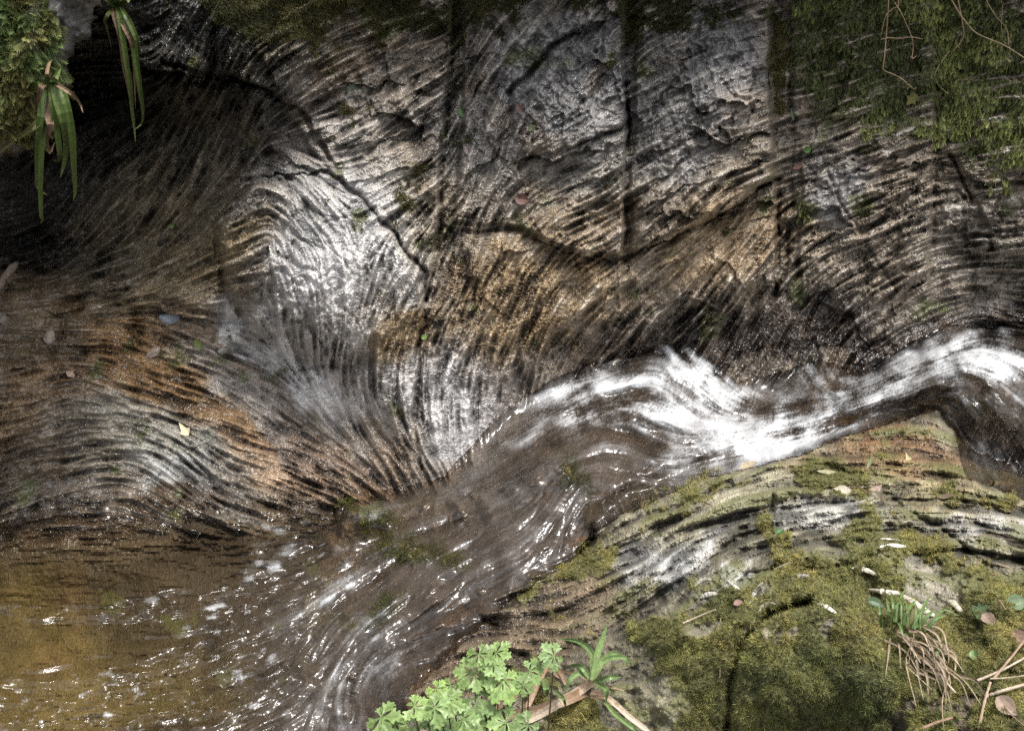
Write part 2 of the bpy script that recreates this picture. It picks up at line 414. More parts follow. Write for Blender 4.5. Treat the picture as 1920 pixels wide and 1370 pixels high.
SHELVES = [([(1200, 300), (1290, 262), (1320, 240)], .02, 26), ([(960, 540), (1060, 480), (1130, 440)], .010, 16), ([(870, 610), (930, 520), (990, 450)], .012, 18), ([(1240, 590), (1330, 500), (1400, 430)], .012, 18), ([(1520, 560), (1600, 520), (1700, 470)], .016, 22), ([(1760, 400), (1800, 380), (1826, 372)], .016, 16), ([(1560, 300), (1650, 290), (1740, 240)], .014, 18), ([(650, 240), (740, 210), (826, 150)], .016, 22), ([(500, 260), (560, 300), (600, 330)], .016, 20), ([(880, 200), (910, 150), (940, 110)], .02, 26), ([(1050, 230), (1100, 180), (1150, 120)], .014, 26),([(836, 426), (900, 428), (980, 434), (1080, 472), (1166, 484)], .045, 70), ([(1174, 484), (1300, 424), (1380, 385), (1455, 335)], .075, 60), ([(1000, 292), (1080, 274), (1168, 238)], .024, 40),
    ([(950, 178), (1010, 112), (1060, 70), (1130, 46)], .036, 60), ([(1300, 232), (1352, 264), (1400, 260), (1446, 246)], .03, 50), ([(1496, 345), (1600, 320), (1748, 264)], .02, 30), ([(1690, 548), (1760, 505), (1850, 472), (1930, 455)], .028, 50),
    ([(1500, 425), (1620, 392), (1742, 350)], .014, 24), ([(1505, 486), (1620, 450), (1740, 405)], .014, 24), ([(1798, 312), (1850, 346), (1930, 338)], .028, 40), ([(1832, 408), (1862, 398), (1930, 386)], .026, 36), ([(230, 128), (330, 136), (420, 142), (490, 165), (560, 205)], .07, 90),
    ([(630, 296), (720, 266), (818, 205)], .018, 26), ([(645, 345), (760, 318), (822, 292)], .016, 24), ([(560, 205), (600, 250), (628, 310)], .03, 40), ([(1190, 400), (1280, 350), (1440, 300)], .02, 30), ([(1010, 380), (1090, 345), (1166, 318)], .016, 26), ([(880, 330), (930, 300), (960, 250)], .02, 26),
    ([(420, 330), (520, 318), (640, 330)], .02, 30), ([(90, 585), (250, 566), (400, 600)], .03, 30), ([(1220, 520), (1330, 455), (1450, 400)], .014, 24), ([(1180, 600), (1260, 560), (1330, 560)], .014, 20)]
gr = 0
for pts, dp, w in [
    (J1[:6], .05, 6), (J1[5:], .03, 5), (J2, .05, 4),
    (J3, .045, 5), ([(1478, 0), (1484, 200), (1482, 400), (1475, 520)], .03, 7), (J4, .035, 4), (J5, .05, 5),
    ([(1535, 280), (1570, 370), (1610, 440), (1650, 500), (1682, 545)], .018, 4), ([(1290, 80), (1300, 170), (1316, 225), (1352, 262), (1440, 250)], .025, 5),
    ([(1168, 482), (1300, 424), (1380, 385), (1455, 335)], .035, 5), ([(1000, 292), (1080, 274), (1170, 236)], .03, 6), ([(955, 172), (1010, 112), (1060, 70), (1105, 46)], .045, 7),
    ([(955, 172), (960, 240), (930, 290), (900, 330)], .03, 7), ([(830, 424), (900, 428), (980, 432), (1080, 470), (1170, 484)], .03, 5), ([(1130, 60), (1120, 160), (1090, 240), (1000, 292)], .02, 5),
    ([(640, 334), (726, 424), (794, 510), (797, 560)], .05, 6), ([(300, 118), (420, 142), (490, 165), (560, 205), (620, 300)], .03, 8), ([(540, 330), (470, 330), (420, 400)], .02, 8),
    ([(1860, 470), (1790, 350)], .02, 5), ([(1800, 310), (1850, 345), (1920, 340)], .02, 5), ([(1835, 410), (1860, 395), (1930, 385)], .02, 5), ([(1880, 390), (1884, 440)], .015, 4),
    ([(1690, 545), (1760, 500), (1850, 470)], .025, 7), ([(1500, 340), (1640, 330), (1750, 262)], .012, 5), ([(1490, 300), (1560, 285)], .02, 5), ([(1500, 520), (1502, 400)], .02, 5),
    ([(415, 400), (400, 470), (430, 560), (480, 620)], .012, 6), ([(90, 640), (110, 690), (140, 730), (300, 790), (420, 860), (480, 910)], .022, 10), ([(580, 690), (660, 690), (680, 760), (760, 880)], .012, 6), ([(850, 640), (870, 760)], .008, 5),
    ([(40, 850), (180, 855), (280, 890)], .012, 5), ([(415, 460), (420, 560), (400, 640)], .012, 7), ([(620, 350), (690, 520), (660, 640)], .010, 5), ([(520, 420), (560, 560), (620, 690)], .010, 5),
    ([(480, 610), (300, 560), (100, 560)], .025, 10), ([(240, 420), (170, 470), (60, 520)], .02, 8), ([(160, 360), (190, 300), (260, 265)], .02, 7)]:
    gr = gr + groove(pts, dp, w)

# how strongly the layering breaks the surface, by place
amp = np.full((NH, NW), 1.0, F32)
amp -= 0.55 * blob(600, 470, 170, 170)
amp -= 0.5 * blob(400, 760, 360, 160, -25) + 0.3 * blob(700, 820, 200, 90)
amp += 0.3 * blob(1600, 420, 260, 120) + 0.25 * blob(1300, 320, 160, 120) + 0.7 * blob(260, 400, 190, 170) + 0.2 * blob(780, 330, 140, 120)
amp -= 0.8 * sstep(VV, 990, 1090) * sstep(-UU, -760, -640)
amp = np.clip(amp, 0.12, 1.6)
cr_c = -sstep(-A_c, 0.95, 1.7); cr_m = -sstep(-A_m, 1.1, 1.8); cr_x = -sstep(-A_x, 1.2, 1.7)
# angular fracture facets cutting across the layers
fx_, fy_ = UU + 1.5 * wu, VV + 1.5 * wv
best, second = np.full((NH, NW), 1e9, F32), np.full((NH, NW), 1e9, F32)
facet = np.zeros((NH, NW), F32)
for k_ in range(150):
    cu_0, cv_0 = rng.uniform(440, 1980), rng.uniform(-60, 640)
    if ((cu_0 - 590) / 190) ** 2 + ((cv_0 - 470) / 190) ** 2 < 1: continue
    a_ = R(28 + rng.normal(0, 14)); ca_, sa_ = math.cos(a_), math.sin(a_)
    du_, dv_ = fx_ - cu_0, fy_ - cv_0
    x_ = du_ * ca_ - dv_ * sa_; y_ = du_ * sa_ + dv_ * ca_
    d_ = np.abs(x_) * .52 + np.abs(y_) * 1.0 + .3 * np.hypot(x_, y_)
    m_ = d_ < best
    second = np.where(m_, best, np.minimum(second, d_)); best = np.where(m_, d_, best)
    facet = np.where(m_, rng.normal(0, .0055) + rng.normal(0, .00016) * x_ + rng.normal(.00010, .00024) * y_, facet)
fmask = sstep(UU + .25 * VV, 520, 640) * (1 - sstep(VV, 560, 690)) * (1 - np.clip(1.4 * blob(600, 480, 200, 200, 0, 2), 0, 1))
facet = (np.clip(facet, -.03, .03) - .006 * np.exp(-(second - best) / 2.2) * sstep(noise(30), -.6, .8)) * fmask
gr = gr + facet
uneven = np.clip(.75 + .45 * noise(34), .15, 1.4)
for q in SHELVES: gr = gr + shelf(*q) * uneven
gr = gr + saw
step_c, step_m = terrace(A_c, 1.6), terrace(A_m, 1.5)
grit = fbm(5, 2, .8)
calm = np.clip(blob(700, 180, 120, 70, 0, 1.5) + .8 * blob(1560, 345, 55, 60, 0, 2) + .7 * blob(1790, 420, 40, 50, 0, 2) + .6 * blob(900, 230, 40, 90, 0, 2) + .5 * blob(520, 560, 90, 90) + blob(1070, 150, 130, 130, 0, 2) + blob(1340, 130, 110, 110, 0, 2) + blob(1260, 300, 70, 50, 0, 2), 0, 1)      # massive grey stone, little layering
amp = np.clip(amp * (1 - .8 * calm) * (1 - .7 * np.clip(blob(1700, 90, 220, 150, 0, 2), 0, 1)) * np.clip(.82 + .42 * noise(75) + .2 * noise(28), .25, 1.35), .1, 1.6)
bulgy = np.clip(1.3 * blob(590, 470, 190, 190, 0, 1.5) + blob(700, 230, 160, 120, 0, 1.5) + blob(1080, 170, 170, 170, 0, 1.5) + blob(1350, 150, 110, 140, 0, 1.5) + blob(1600, 380, 180, 90, 0, 1.5), 0, 1)
creaseA = crease(smear(fa, [(fbm(30, 3, .6), 7)], 3.0, 2.5 * warp)[0]) + .7 * crease(fbm(26, 3, .7))
ampF = (np.clip(.85 + .35 * noise(40) + .2 * noise(14), .35, 1.4) * (1 - .55 * calm) * (1 - .5 * np.clip(blob(600, 480, 170, 190, 0, 1.5) + blob(560, 720, 190, 90, -30, 1.5), 0, 1)) * (1 - .8 * sstep(VV, 990, 1090) * sstep(-UU, -760, -640))).astype(F32)
brk = np.clip(.5 + .5 * noise(36) + .3 * noise(12), 0, 1.3)                                          # layers open up here, tight there
cracks = brk * (thin(A_c, -.75, .13) + .8 * thin(A_c, .75, .12) + .9 * thin(A_x, .15, .06) + .9 * thin(A_x, -.95, .07) + .7 * thin(A_x, 1.1, .07)) + .55 * thin(A_m, -1.0, .2) * (1.3 - brk)
wavy = smear(fa, [(fbm(34, 3, .6), 8), (fbm(18, 2, .6), 6)], 3.0, 3.0 * warp)
wav = thin(wavy[0], .1, .11) + .7 * thin(wavy[1], -.2, .14) + .3 * thin(fbm(30, 3, .7), .3, .05)
hA = off + gr + 0.010 * lump + 0.0045 * lump2 * (0.6 + 0.4 * amp) + amp * (.0026 * step_c + .0020 * step_m - .0075 * sstep(X_m, 1.5, 2.2) * sstep(noise(40), -.5, .8) - .0034 * cracks) + ampF * (.0044 * step_m + .0016 * A_m + 0.0030 * A_f * fine) - .0085 * wav * (.12 + .88 * bulgy) + (0.0012 + .0016 * calm) * spk + .0042 * calm * grit + .0009 * white()
hA = hA.astype(F32)

# stone colour, with wet sky sheen and recess shade painted in
cA = np.empty((NH, NW, 3), F32); cA[:] = (0.20, 0.165, 0.125)
wq = 1.0 + 0 * UU
W = (UU + 28 * noise(60) + 10 * noise(14), VV + 28 * noise(60) + 10 * noise(14))
for (u, v, ru, rv, dg, rgb, k) in [
    (1100, 150, 150, 160, 0, (.165, .163, .165), .9), (900, 250, 80, 120, 0, (.16, .155, .148), .7), (1370, 130, 90, 120, 0, (.185, .18, .18), .9), (1250, 230, 90, 120, 0, (.15, .142, .135), .8),
    (700, 200, 150, 90, 0, (.20, .168, .135), .8), (560, 200, 90, 60, 0, (.20, .185, .17), .7), (1130, 370, 80, 110, 0, (.26, .235, .20), .7), (1290, 310, 70, 50, 20, (.28, .26, .24), .8),
    (1600, 420, 190, 110, 10, (.25, .205, .155), .9), (1560, 350, 60, 60, 0, (.25, .25, .255), .7), (1820, 420, 110, 70, 0, (.20, .17, .135), .8), (1400, 200, 60, 40, 0, (.28, .23, .18), .7),
    (1370, 480, 130, 80, 30, (.27, .195, .115), .95), (1000, 550, 160, 120, 0, (.27, .19, .105), 1.0), (1100, 420, 120, 60, 20, (.27, .215, .15), .7), (760, 400, 60, 90, 0, (.22, .17, .10), .8),
    (615, 480, 135, 165, -20, (.62, .605, .59), 1.0), (560, 380, 110, 70, 0, (.46, .45, .44), .8), (700, 560, 60, 80, 0, (.42, .39, .36), .7), (470, 450, 60, 80, 0, (.27, .25, .225), .7),  # pale bulge patches also paint in the sky sheen on wet stone
    (740, 620, 65, 60, 40, (.20, .135, .065), .95), (860, 775, 80, 90, 0, (.56, .54, .53), .95), (735, 745, 75, 65, -60, (.50, .47, .45), .9), (640, 720, 60, 60, -40, (.33, .30, .28), .7),
    (300, 480, 230, 60, 25, (.185, .145, .095), .9), (400, 560, 120, 50, 10, (.16, .12, .075), .8), (240, 640, 260, 62, -16, (.25, .145, .06), .95), (400, 790, 260, 44, -27, (.24, .14, .06), .9),
    (560, 880, 160, 28, -12, (.30, .21, .135), .9), (450, 710, 130, 36, -33, (.36, .33, .30), .75), (520, 790, 150, 30, -36, (.34, .31, .28), .7), (560, 690, 95, 26, -38, (.66, .65, .64), .95), (470, 640, 70, 20, -35, (.68, .67, .66), .95),  # whitest chute streaks are sky sheen painted into the colour
    (300, 850, 130, 55, -20, (.34, .33, .29), .9), (180, 840, 110, 40, 0, (.21, .185, .14), .8), (330, 910, 70, 30, -20, (.46, .46, .44), .9), (450, 960, 60, 25, -20, (.42, .41, .39), .7),  # pale knob, sky sheen painted in with its grey stone
    (60, 700, 110, 110, 0, (.15, .105, .06), .95), (60, 860, 100, 70, 0, (.10, .07, .042), .95), (200, 960, 330, 40, 4, (.075, .053, .034), .95), (200, 740, 170, 40, -14, (.20, .12, .055), .9), (640, 850, 110, 50, -30, (.15, .10, .065), .8),
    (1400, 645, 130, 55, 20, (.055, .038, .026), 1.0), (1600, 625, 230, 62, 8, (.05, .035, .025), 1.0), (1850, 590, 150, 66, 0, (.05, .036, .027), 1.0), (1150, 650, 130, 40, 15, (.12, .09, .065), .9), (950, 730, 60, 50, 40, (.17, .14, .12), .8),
    (1850, 860, 130, 90, 0, (.075, .07, .07), 1.0),
    (330, 70, 200, 110, 0, (.035, .033, .028), 1.0), (180, 200, 130, 120, 0, (.032, .029, .026), 1.0), (90, 420, 170, 150, 0, (.05, .043, .036), .95), (230, 320, 90, 70, 0, (.075, .065, .055), .7), (430, 130, 130, 50, -10, (.04, .036, .03), .9), (560, 80, 110, 60, 0, (.07, .06, .04), .8), (290, 400, 130, 85, 45, (.24, .195, .13), .9), (330, 500, 200, 50, 24, (.26, .20, .115), .9), (390, 270, 75, 75, 60, (.21, .18, .13), .8), (150, 540, 130, 26, 18, (.12, .092, .06), .8)]:  # near-black upper-left patches: algae-dark rock with the recess shade painted in
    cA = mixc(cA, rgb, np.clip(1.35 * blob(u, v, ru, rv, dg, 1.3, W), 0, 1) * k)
deep = sstep(W[1] + .12 * (W[0] - 300), 950, 1060) * sstep(-UU, -720, -640)
bed = 0.5 + 0.25 * fbm(60, 4)
cA = mixc(cA, (.045, .034, .024), deep)
cA = mixc(cA, (.145, .118, .05), deep * np.clip(1.2 * blob(10, 1190, 190, 130, 0, 1.2, W) + .9 * blob(170, 1310, 280, 80, 0, 1.2, W) + .12 * bed * sstep(VV, 1040, 1120), 0, 1))
cA = mixc(cA, (.17, .11, .055), deep * np.clip(blob(95, 1245, 45, 25) + blob(160, 1120, 40, 60, 0, 1, W), 0, 1) * .5)
dry = 1 - deep
lay = 1 + dry * ampF * (0.34 * A_m + 0.05 * step_c + 0.34 * A_f * fine) + 0.10 * spk + .22 * calm * grit + 0.14 * lump2
cA *= .72 * np.clip(lay, 0.25, 2.2)[..., None]
cA = mixc(cA, (.52, .49, .45), dry * sstep(A_m + 0.6 * A_f, 1.5, 2.6) * .55 * sstep(UU + VV, 560, 760) * (1 - .8 * sstep(VV + .06 * UU, 660, 720)))          # pale quartz laminae
cA = mixc(cA, (.20, .12, .055), dry * sstep(fbm(40, 4), 0.9, 2.2) * .22 * sstep(UU + VV, 560, 760))                  # rust
cA = mixc(cA, (.07, .075, .025), sstep(fbm(22, 4) + 1.5 * blob(700, 30, 190, 55, 0, 1.5) + 1.0 * blob(857, 90, 12, 140, 0, 1.5) + 1.2 * blob(1690, 110, 240, 150, 0, 2) + .8 * blob(1190, 70, 18, 100, 0, 2)
                                      + .8 * blob(1460, 110, 20, 180, 0, 2) + 1.1 * blob(1300, 20, 130, 40, 0, 2) + .8 * blob(760, 390, 50, 60) + .8 * blob(920, 380, 60, 60), 1.5, 2.3) * .8)  # algae film
wetA = 0.75 + 0.25 * blob(600, 500, 240, 260) + 0.35 * blob(430, 760, 380, 170, -25) + 0.4 * sstep(VV, 560, 700) - .2 * blob(1650, 150, 300, 200)
wetA = np.clip(wetA * (1 - .95 * deep), 0, 1).astype(F32)

ua = axis_coords(-880, 2800, -20, 1940, 1.95, 30.0); va = axis_coords(-400, 1520, -20, 1000, 1.95, 4.0)
GU, GV = np.meshgrid(ua, va)
tA = tps(A_CTRL, GU, GV)
def detail_fade(u, v):
    return np.ones_like(u)
hA_g = pick(hA, GU, GV)
tA = (tA - hA_g / incidence(GU, GV, tA)).astype(F32)
PA = pos(GU, GV, tA)

# ------------------------------------------------------------------ the mossy slab in front and its wet ledge
B_CTRL = []
for (u, v, z) in [(1060, 872, .225), (1108, 1000, .15), (1200, 950, .215), (1300, 905, .26), (1400, 876, .295), (1500, 866, .32), (1600, 815, .335), (1700, 792, .35), (1760, 778, .365), (1800, 870, .335), (1700, 850, .345), (1600, 870, .35), (1830, 912, .36), (1920, 938, .38), (2400, 1000, .42), (2780, 1100, .4),
    (1300, 1080, .335), (1200, 1060, .26), (1500, 1040, .395), (1650, 980, .40), (1700, 1060, .43), (1900, 1080, .44), (1400, 1140, .41), (1500, 1160, .455), (1620, 1160, .47), (1800, 1200, .47), (1900, 1240, .49),
    (1390, 1260, .37), (1420, 1370, .27), (1550, 1290, .38), (1560, 1370, .28), (1700, 1300, .43), (1700, 1370, .40), (1900, 1370, .49), (2400, 1300, .48), (1300, 1200, .35), (1280, 1300, .30), (1250, 1370, .25),
    (1500, 1520, .15), (1900, 1520, .45), (2700, 1520, .45), (1200, 1520, .15), (900, 1520, .05), (640, 1520, -.15),
    (1000, 1100, .125), (1060, 1020, .135), (900, 1150, .075), (820, 1230, .05), (720, 1300, .0), (1000, 1220, .14), (1120, 1300, .22), (1150, 1180, .24), (640, 1200, -.06), (850, 1000, .075), (700, 1010, .022), (960, 930, .15), (1010, 895, .195), (780, 960, .06),
    (1000, 1370, .20), (760, 1370, .03), (640, 960, -.02), (590, 1080, -.06), (800, 1120, .06), (900, 1060, .085), (1050, 940, .17), (620, 1340, -.09)]:
    B_CTRL.append((u, v, t_z(u, v, z)))
B_POLY = [(1060, 866), (1086, 900), (1096, 960), (1108, 1003), (1200, 950), (1300, 903), (1400, 873), (1500, 858), (1600, 812), (1700, 788), (1758, 775), (1784, 812), (1812, 902), (1862, 911), (1920, 935), (2100, 965), (2900, 1010), (2900, 1600), (600, 1600),
          (590, 1400), (570, 1300), (560, 1200), (580, 1100), (600, 1020), (640, 962), (700, 945), (800, 945), (900, 925), (1000, 882)]
B_FLOW = [(1250, 950, 27), (1400, 900, 18), (1550, 870, 2), (1600, 835, 12), (1700, 815, 2), (1770, 830, -40), (1700, 900, -4), (1850, 930, -16), (1250, 1040, 26), (1400, 1000, 20), (1550, 960, 14), (1650, 950, 2), (1780, 960, 4), (1760, 1010, 8), (1880, 1010, -12),
    (1000, 1130, 12), (1100, 1080, 24), (1150, 1150, 24), (1000, 1200, -8), (900, 1230, 4), (1500, 1040, 16), (1390, 1200, 62), (1375, 1300, 84), (1600, 1080, -14), (1700, 1090, -34), (1700, 1200, -50), (1300, 1120, 35), (1600, 1025, 4),
    (1000, 1000, 20), (1060, 940, 60), (850, 1050, 35), (750, 1150, 40), (700, 1000, 15), (900, 960, 40), (800, 1250, 15), (950, 1090, 20), (1100, 1230, 10), (1280, 1200, 30)]
fb = flow_field(B_FLOW, 75.0)
B_c, B_m, B_f = smear(fb, [(unit(noise(8) + .3 * noise(3)), 34), (unit(noise(3.4) + .3 * white()), 20), (unit(noise(2) + .7 * white()), 9)], 3.0, 0.10 * noise(40) + 0.07 * noise(14))
lumpB, lumpB2, spkB = fbm(120, 4), fbm(36, 4), fbm(10, 3, .7)
bare = np.clip(1.2 * blob(1330, 1000, 230, 95, 20, 1.5) + 1.1 * blob(1590, 970, 150, 50, 12, 1.5) + blob(1720, 850, 190, 80, 0, 1.5) + blob(1830, 990, 150, 60, -12, 1.5) + 1.2 * blob(950, 1110, 260, 130, 20, 2), 0, 1)
bare = np.clip(bare + .6 * sstep(-VV + 0.2 * UU, -700, -640), 0, 1)
ampB = 0.25 + 0.85 * bare
brkB = np.clip(.5 + .6 * noise(44), 0, 1.4)
crB = -sstep(-B_c, 1.0, 1.7); crBm = -sstep(-B_m, 1.1, 1.8)
hB = 0.008 * lumpB + (0.004 + 0.007 * (1 - bare)) * lumpB2 + ampB * (0.0016 * B_c + .0030 * terrace(B_c, 1.6) + .0010 * B_m + .0026 * terrace(B_m, 1.5) + 0.0026 * B_f + 0.004 * crB + 0.004 * crBm - .0042 * brkB * (thin(B_c, -.6, .12) + thin(B_c, .8, .12) + .6 * thin(B_m, -.9, .2))) + .0009 * white() + (0.0012 + .0022 * (1 - bare)) * spkB
for pts, dp, w in [([(1064, 868), (1088, 915), (1098, 962), (1110, 1010), (1092, 1034)], .05, 8), ([(930, 1172), (905, 1160), (880, 1135)], .02, 6), ([(880, 1135), (830, 1180), (760, 1190)], .015, 10),
                   ([(1200, 1085), (1320, 1050), (1440, 990), (1452, 930)], .016, 8), ([(1455, 990), (1452, 930)], .012, 5), ([(1370, 1090), (1400, 1070), (1480, 1058)], .014, 6), ([(1660, 930), (1750, 985), (1850, 1060), (1920, 1100)], .016, 8),
                   ([(1480, 1075), (1600, 1060), (1680, 1030)], .012, 6), ([(1368, 1400), (1366, 1280), (1386, 1205), (1440, 1155), (1520, 1125)], .06, 13), ([(1500, 870), (1640, 890), (1800, 912)], .012, 8), ([(1640, 1120), (1660, 1200), (1690, 1370)], .03, 22), ([(1050, 1200), (1130, 1230), (1230, 1190)], .02, 12)]:
    hB = hB + groove(pts, dp, w)
hB = (hB + .045 * blob(1525, 1250, 140, 120, 0, 2) + .02 * blob(1270, 1090, 90, 50)).astype(F32)
cB = np.empty((NH, NW, 3), F32); cB[:] = (.165, .15, .105)
WB = (UU + 16 * noise(50) + 8 * noise(12), VV + 16 * noise(50) + 8 * noise(12))
for (u, v, ru, rv, dg, rgb, k) in [(1280, 1020, 110, 30, 28, (.37, .36, .335), 1), (1240, 1050, 60, 26, 20, (.34, .34, .33), .9), (1560, 965, 110, 28, 14, (.36, .35, .315), 1), (1820, 975, 90, 28, -10, (.30, .29, .265), .9), (1360, 950, 150, 26, 20, (.25, .23, .16), .8), (1360, 1075, 60, 16, 22, (.45, .45, .44), .8),
    (1690, 840, 130, 45, -5, (.15, .085, .042), 1), (1620, 880, 160, 26, 0, (.15, .10, .05), .9), (1760, 880, 60, 30, -50, (.13, .09, .05), .8), (1720, 930, 150, 26, -5, (.19, .16, .085), .8),
    (1000, 1000, 110, 60, 0, (.085, .066, .048), 1), (900, 1050, 200, 80, 10, (.07, .056, .043), 1), (1050, 1130, 130, 60, 20, (.15, .115, .075), 1), (950, 1200, 160, 50, 0, (.125, .095, .06), 1), (800, 1150, 150, 120, 0, (.10, .075, .05), 1), (720, 1280, 130, 110, 0, (.085, .065, .05), 1), (850, 1290, 120, 50, 0, (.11, .08, .05), .9), (700, 1000, 140, 70, 0, (.10, .075, .05), 1), (1000, 920, 90, 40, 0, (.10, .072, .048), 1),
    (1080, 1020, 30, 22, 0, (.28, .17, .07), .8), (1420, 1220, 30, 90, 20, (.26, .225, .16), .9), (1480, 1200, 40, 60, 0, (.30, .27, .19), .9), (1730, 1090, 50, 30, -40, (.34, .31, .25), .8), (1800, 1290, 120, 90, 0, (.10, .075, .05), .8)]:
    cB = mixc(cB, rgb, np.clip(1.35 * blob(u, v, ru, rv, dg, 1.3, WB), 0, 1) * k)
cB *= np.clip(1 + ampB * (.30 * B_m + .24 * B_c + .36 * B_f) + .16 * spkB + .10 * lumpB2, .3, 2.0)[..., None]
ledge = sstep(-(UU - 0.55 * (1150 - VV)), -1120, -1040)                      # the wet ledge left of the crack
# moss cover on the slab: between the bands above, nearly everywhere lower down
mossB = 0.95 * sstep(VV - 0.28 * (1500 - UU) * (UU < 1500) - 0.10 * (UU - 1500) * (UU > 1500), 1000, 1120) * sstep(UU + 0.5 * (1150 - VV), 1120, 1260)
mossB += .22 * sstep(UU, 1150, 1300) + .75 * blob(1110, 1055, 95, 34, 8, 1.5) + .5 * blob(1540, 885, 90, 30, -5, 1.5) + .6 * blob(1450, 1010, 30, 50, 0, 1.5) + .6 * blob(1660, 990, 80, 45, -25, 1.5) + .5 * blob(1790, 1040, 120, 40, -25, 1.5) + .35 * blob(1330, 910, 140, 30, 20, 2) + .5 * blob(1100, 1340, 90, 60, 0, 2) + .3 * blob(1850, 940, 120, 30, -15, 2)
for q in [(1420, 1225, 24, 70, 20), (1480, 1195, 34, 46, 0), (1735, 1095, 50, 24, -40), (1270, 1180, 60, 22, 20), (1800, 1310, 110, 60, 0), (1250, 1110, 60, 22, 10), (1840, 1000, 120, 36, -12), (1430, 1130, 40, 14, 20)]:
    mossB -= .75 * blob(*q, 1.5, WB)
for q in [(1270, 1030, 95, 24, 27), (1550, 968, 100, 22, 13), (1370, 1072, 52, 12, 22), (1820, 972, 90, 22, -10), (1350, 950, 120, 12, 20)]:
    mossB -= .6 * blob(*q, 1.5, WB)
mossB = mossB + .30 * fbm(38, 4) + .12 * spkB - .16 * np.maximum(B_c, 0) * bare
n_g = fbm(30, 3)
plate = np.clip(blob(1270, 1030, 100, 28, 27, 1.5) + blob(1550, 968, 105, 26, 13, 1.5) + blob(1820, 972, 95, 26, -10, 1.5), 0, 1)
mossB_m = sstep(mossB, .42, .62)
wetmoss = np.clip(1.3 * blob(700, 960, 55, 18, -10, 1.3, WB) + 1.4 * blob(795, 1022, 55, 24, -5, 1.3, WB) + blob(700, 1140, 70, 20, 15, 1.3, WB) + 1.3 * blob(1072, 890, 16, 40, 20, 1.5, WB), 0, 1)
cB = mixc(cB, (.115, .12, .04), np.clip(.75 * sstep(B_c + .8 * B_m + .5 * n_g - 1.6 * plate, .1, 1.6) * (1 - ledge), 0, 1))           # algae along the bands
cB = mixc(cB, (.12, .115, .04), mossB_m * .9)
cB = mixc(cB, (.15, .16, .035), np.clip(wetmoss * 1.2, 0, 1))
hB = hB + (0.006 * mossB_m + .008 * wetmoss).astype(F32)
wetB = np.clip(.12 + .75 * ledge + .5 * blob(1690, 840, 170, 70) - .2 * mossB_m, 0, 1).astype(F32)

ub = axis_coords(520, 2800, 560, 1950, 2.2, 30.0); vb = axis_coords(760, 1540, 764, 1400, 2.2, 14.0)
BU, BV = np.meshgrid(ub, vb)
tB0 = tps(B_CTRL, BU, BV)
tB = tB0 - pick(hB, BU, BV) / incidence(BU, BV, tB0)
bu_, bv_ = BU + pick(wu, BU, BV) * .6, BV + pick(wv, BU, BV) * .6
inB = in_poly(B_POLY, bu_, bv_)
dB = line_dist(B_POLY, bu_, bv_, True)
tB = (tB + np.where(inB, 0.025 * np.exp(-dB / 7.0), 0.025 + dB * 0.006)).astype(F32)
keepB = quad_any(inB | (dB < 34))
PB = pos(BU, BV, tB)

# ------------------------------------------------------------------ the stream
W_CTRL = []
for (u, v, z) in [(2700, 700, .5), (2300, 700, .46), (1920, 700, .415), (1920, 640, .425), (1850, 760, .39), (1840, 830, .27), (1900, 900, .22), (1790, 650, .425), (1760, 700, .405), (1700, 690, .375), (1690, 750, .345), (1600, 720, .30), (1600, 780, .30), (1530, 690, .275), (1500, 790, .235), (1420, 790, .205), (1440, 740, .20), (1350, 700, .255), (1270, 655, .285), (1290, 700, .275), (1180, 660, .26), (1150, 720, .25), (1050, 740, .19), (1000, 760, .165), (1250, 790, .225), (1120, 790, .205),
    (1350, 840, .195), (1200, 850, .195), (1450, 850, .21), (1600, 805, .29), (900, 840, .10), (850, 885, .07), (1000, 840, .16), (1080, 850, .20), (700, 925, .035), (630, 930, .02), (1250, 925, .185), (1130, 980, .165), (1060, 868, .21), (1000, 895, .17), (950, 960, .14), (850, 1010, .09), (750, 980, .06), (600, 1050, .015), (800, 1090, .07), (900, 1100, .09), (700, 1200, .01), (500, 1000, 0), (300, 1000, 0), (300, 1200, -.012), (500, 1300, -.02), (650, 1360, -.05), (100, 950, 0), (0, 1300, -.012), (600, 1260, -.03), (-800, 1000, 0), (-800, 1500, -.01), (600, 1520, -.08)]:
    W_CTRL.append((u, v, t_z(u, v, z)))
W_POLY = [(-900, 935), (0, 930), (90, 936), (230, 944), (300, 946), (385, 944), (440, 952), (500, 968), (560, 950), (640, 924), (760, 914), (835, 892), (872, 852), (930, 782), (1010, 722), (1080, 684), (1180, 652), (1270, 640), (1330, 680), (1385, 716), (1440, 705), (1480, 688), (1540, 674), (1600, 692), (1680, 655), (1740, 625), (1775, 606), (1830, 616), (1920, 612), (2900, 600),
          (2900, 1000), (1920, 934), (1862, 910), (1814, 900), (1788, 812), (1758, 776), (1700, 790), (1600, 814), (1500, 860), (1400, 874), (1300, 904), (1200, 951), (1108, 1005), (1090, 1040), (1020, 1085), (950, 1135), (905, 1180), (850, 1225), (800, 1270), (775, 1320), (755, 1370), (730, 1600), (-900, 1600)]
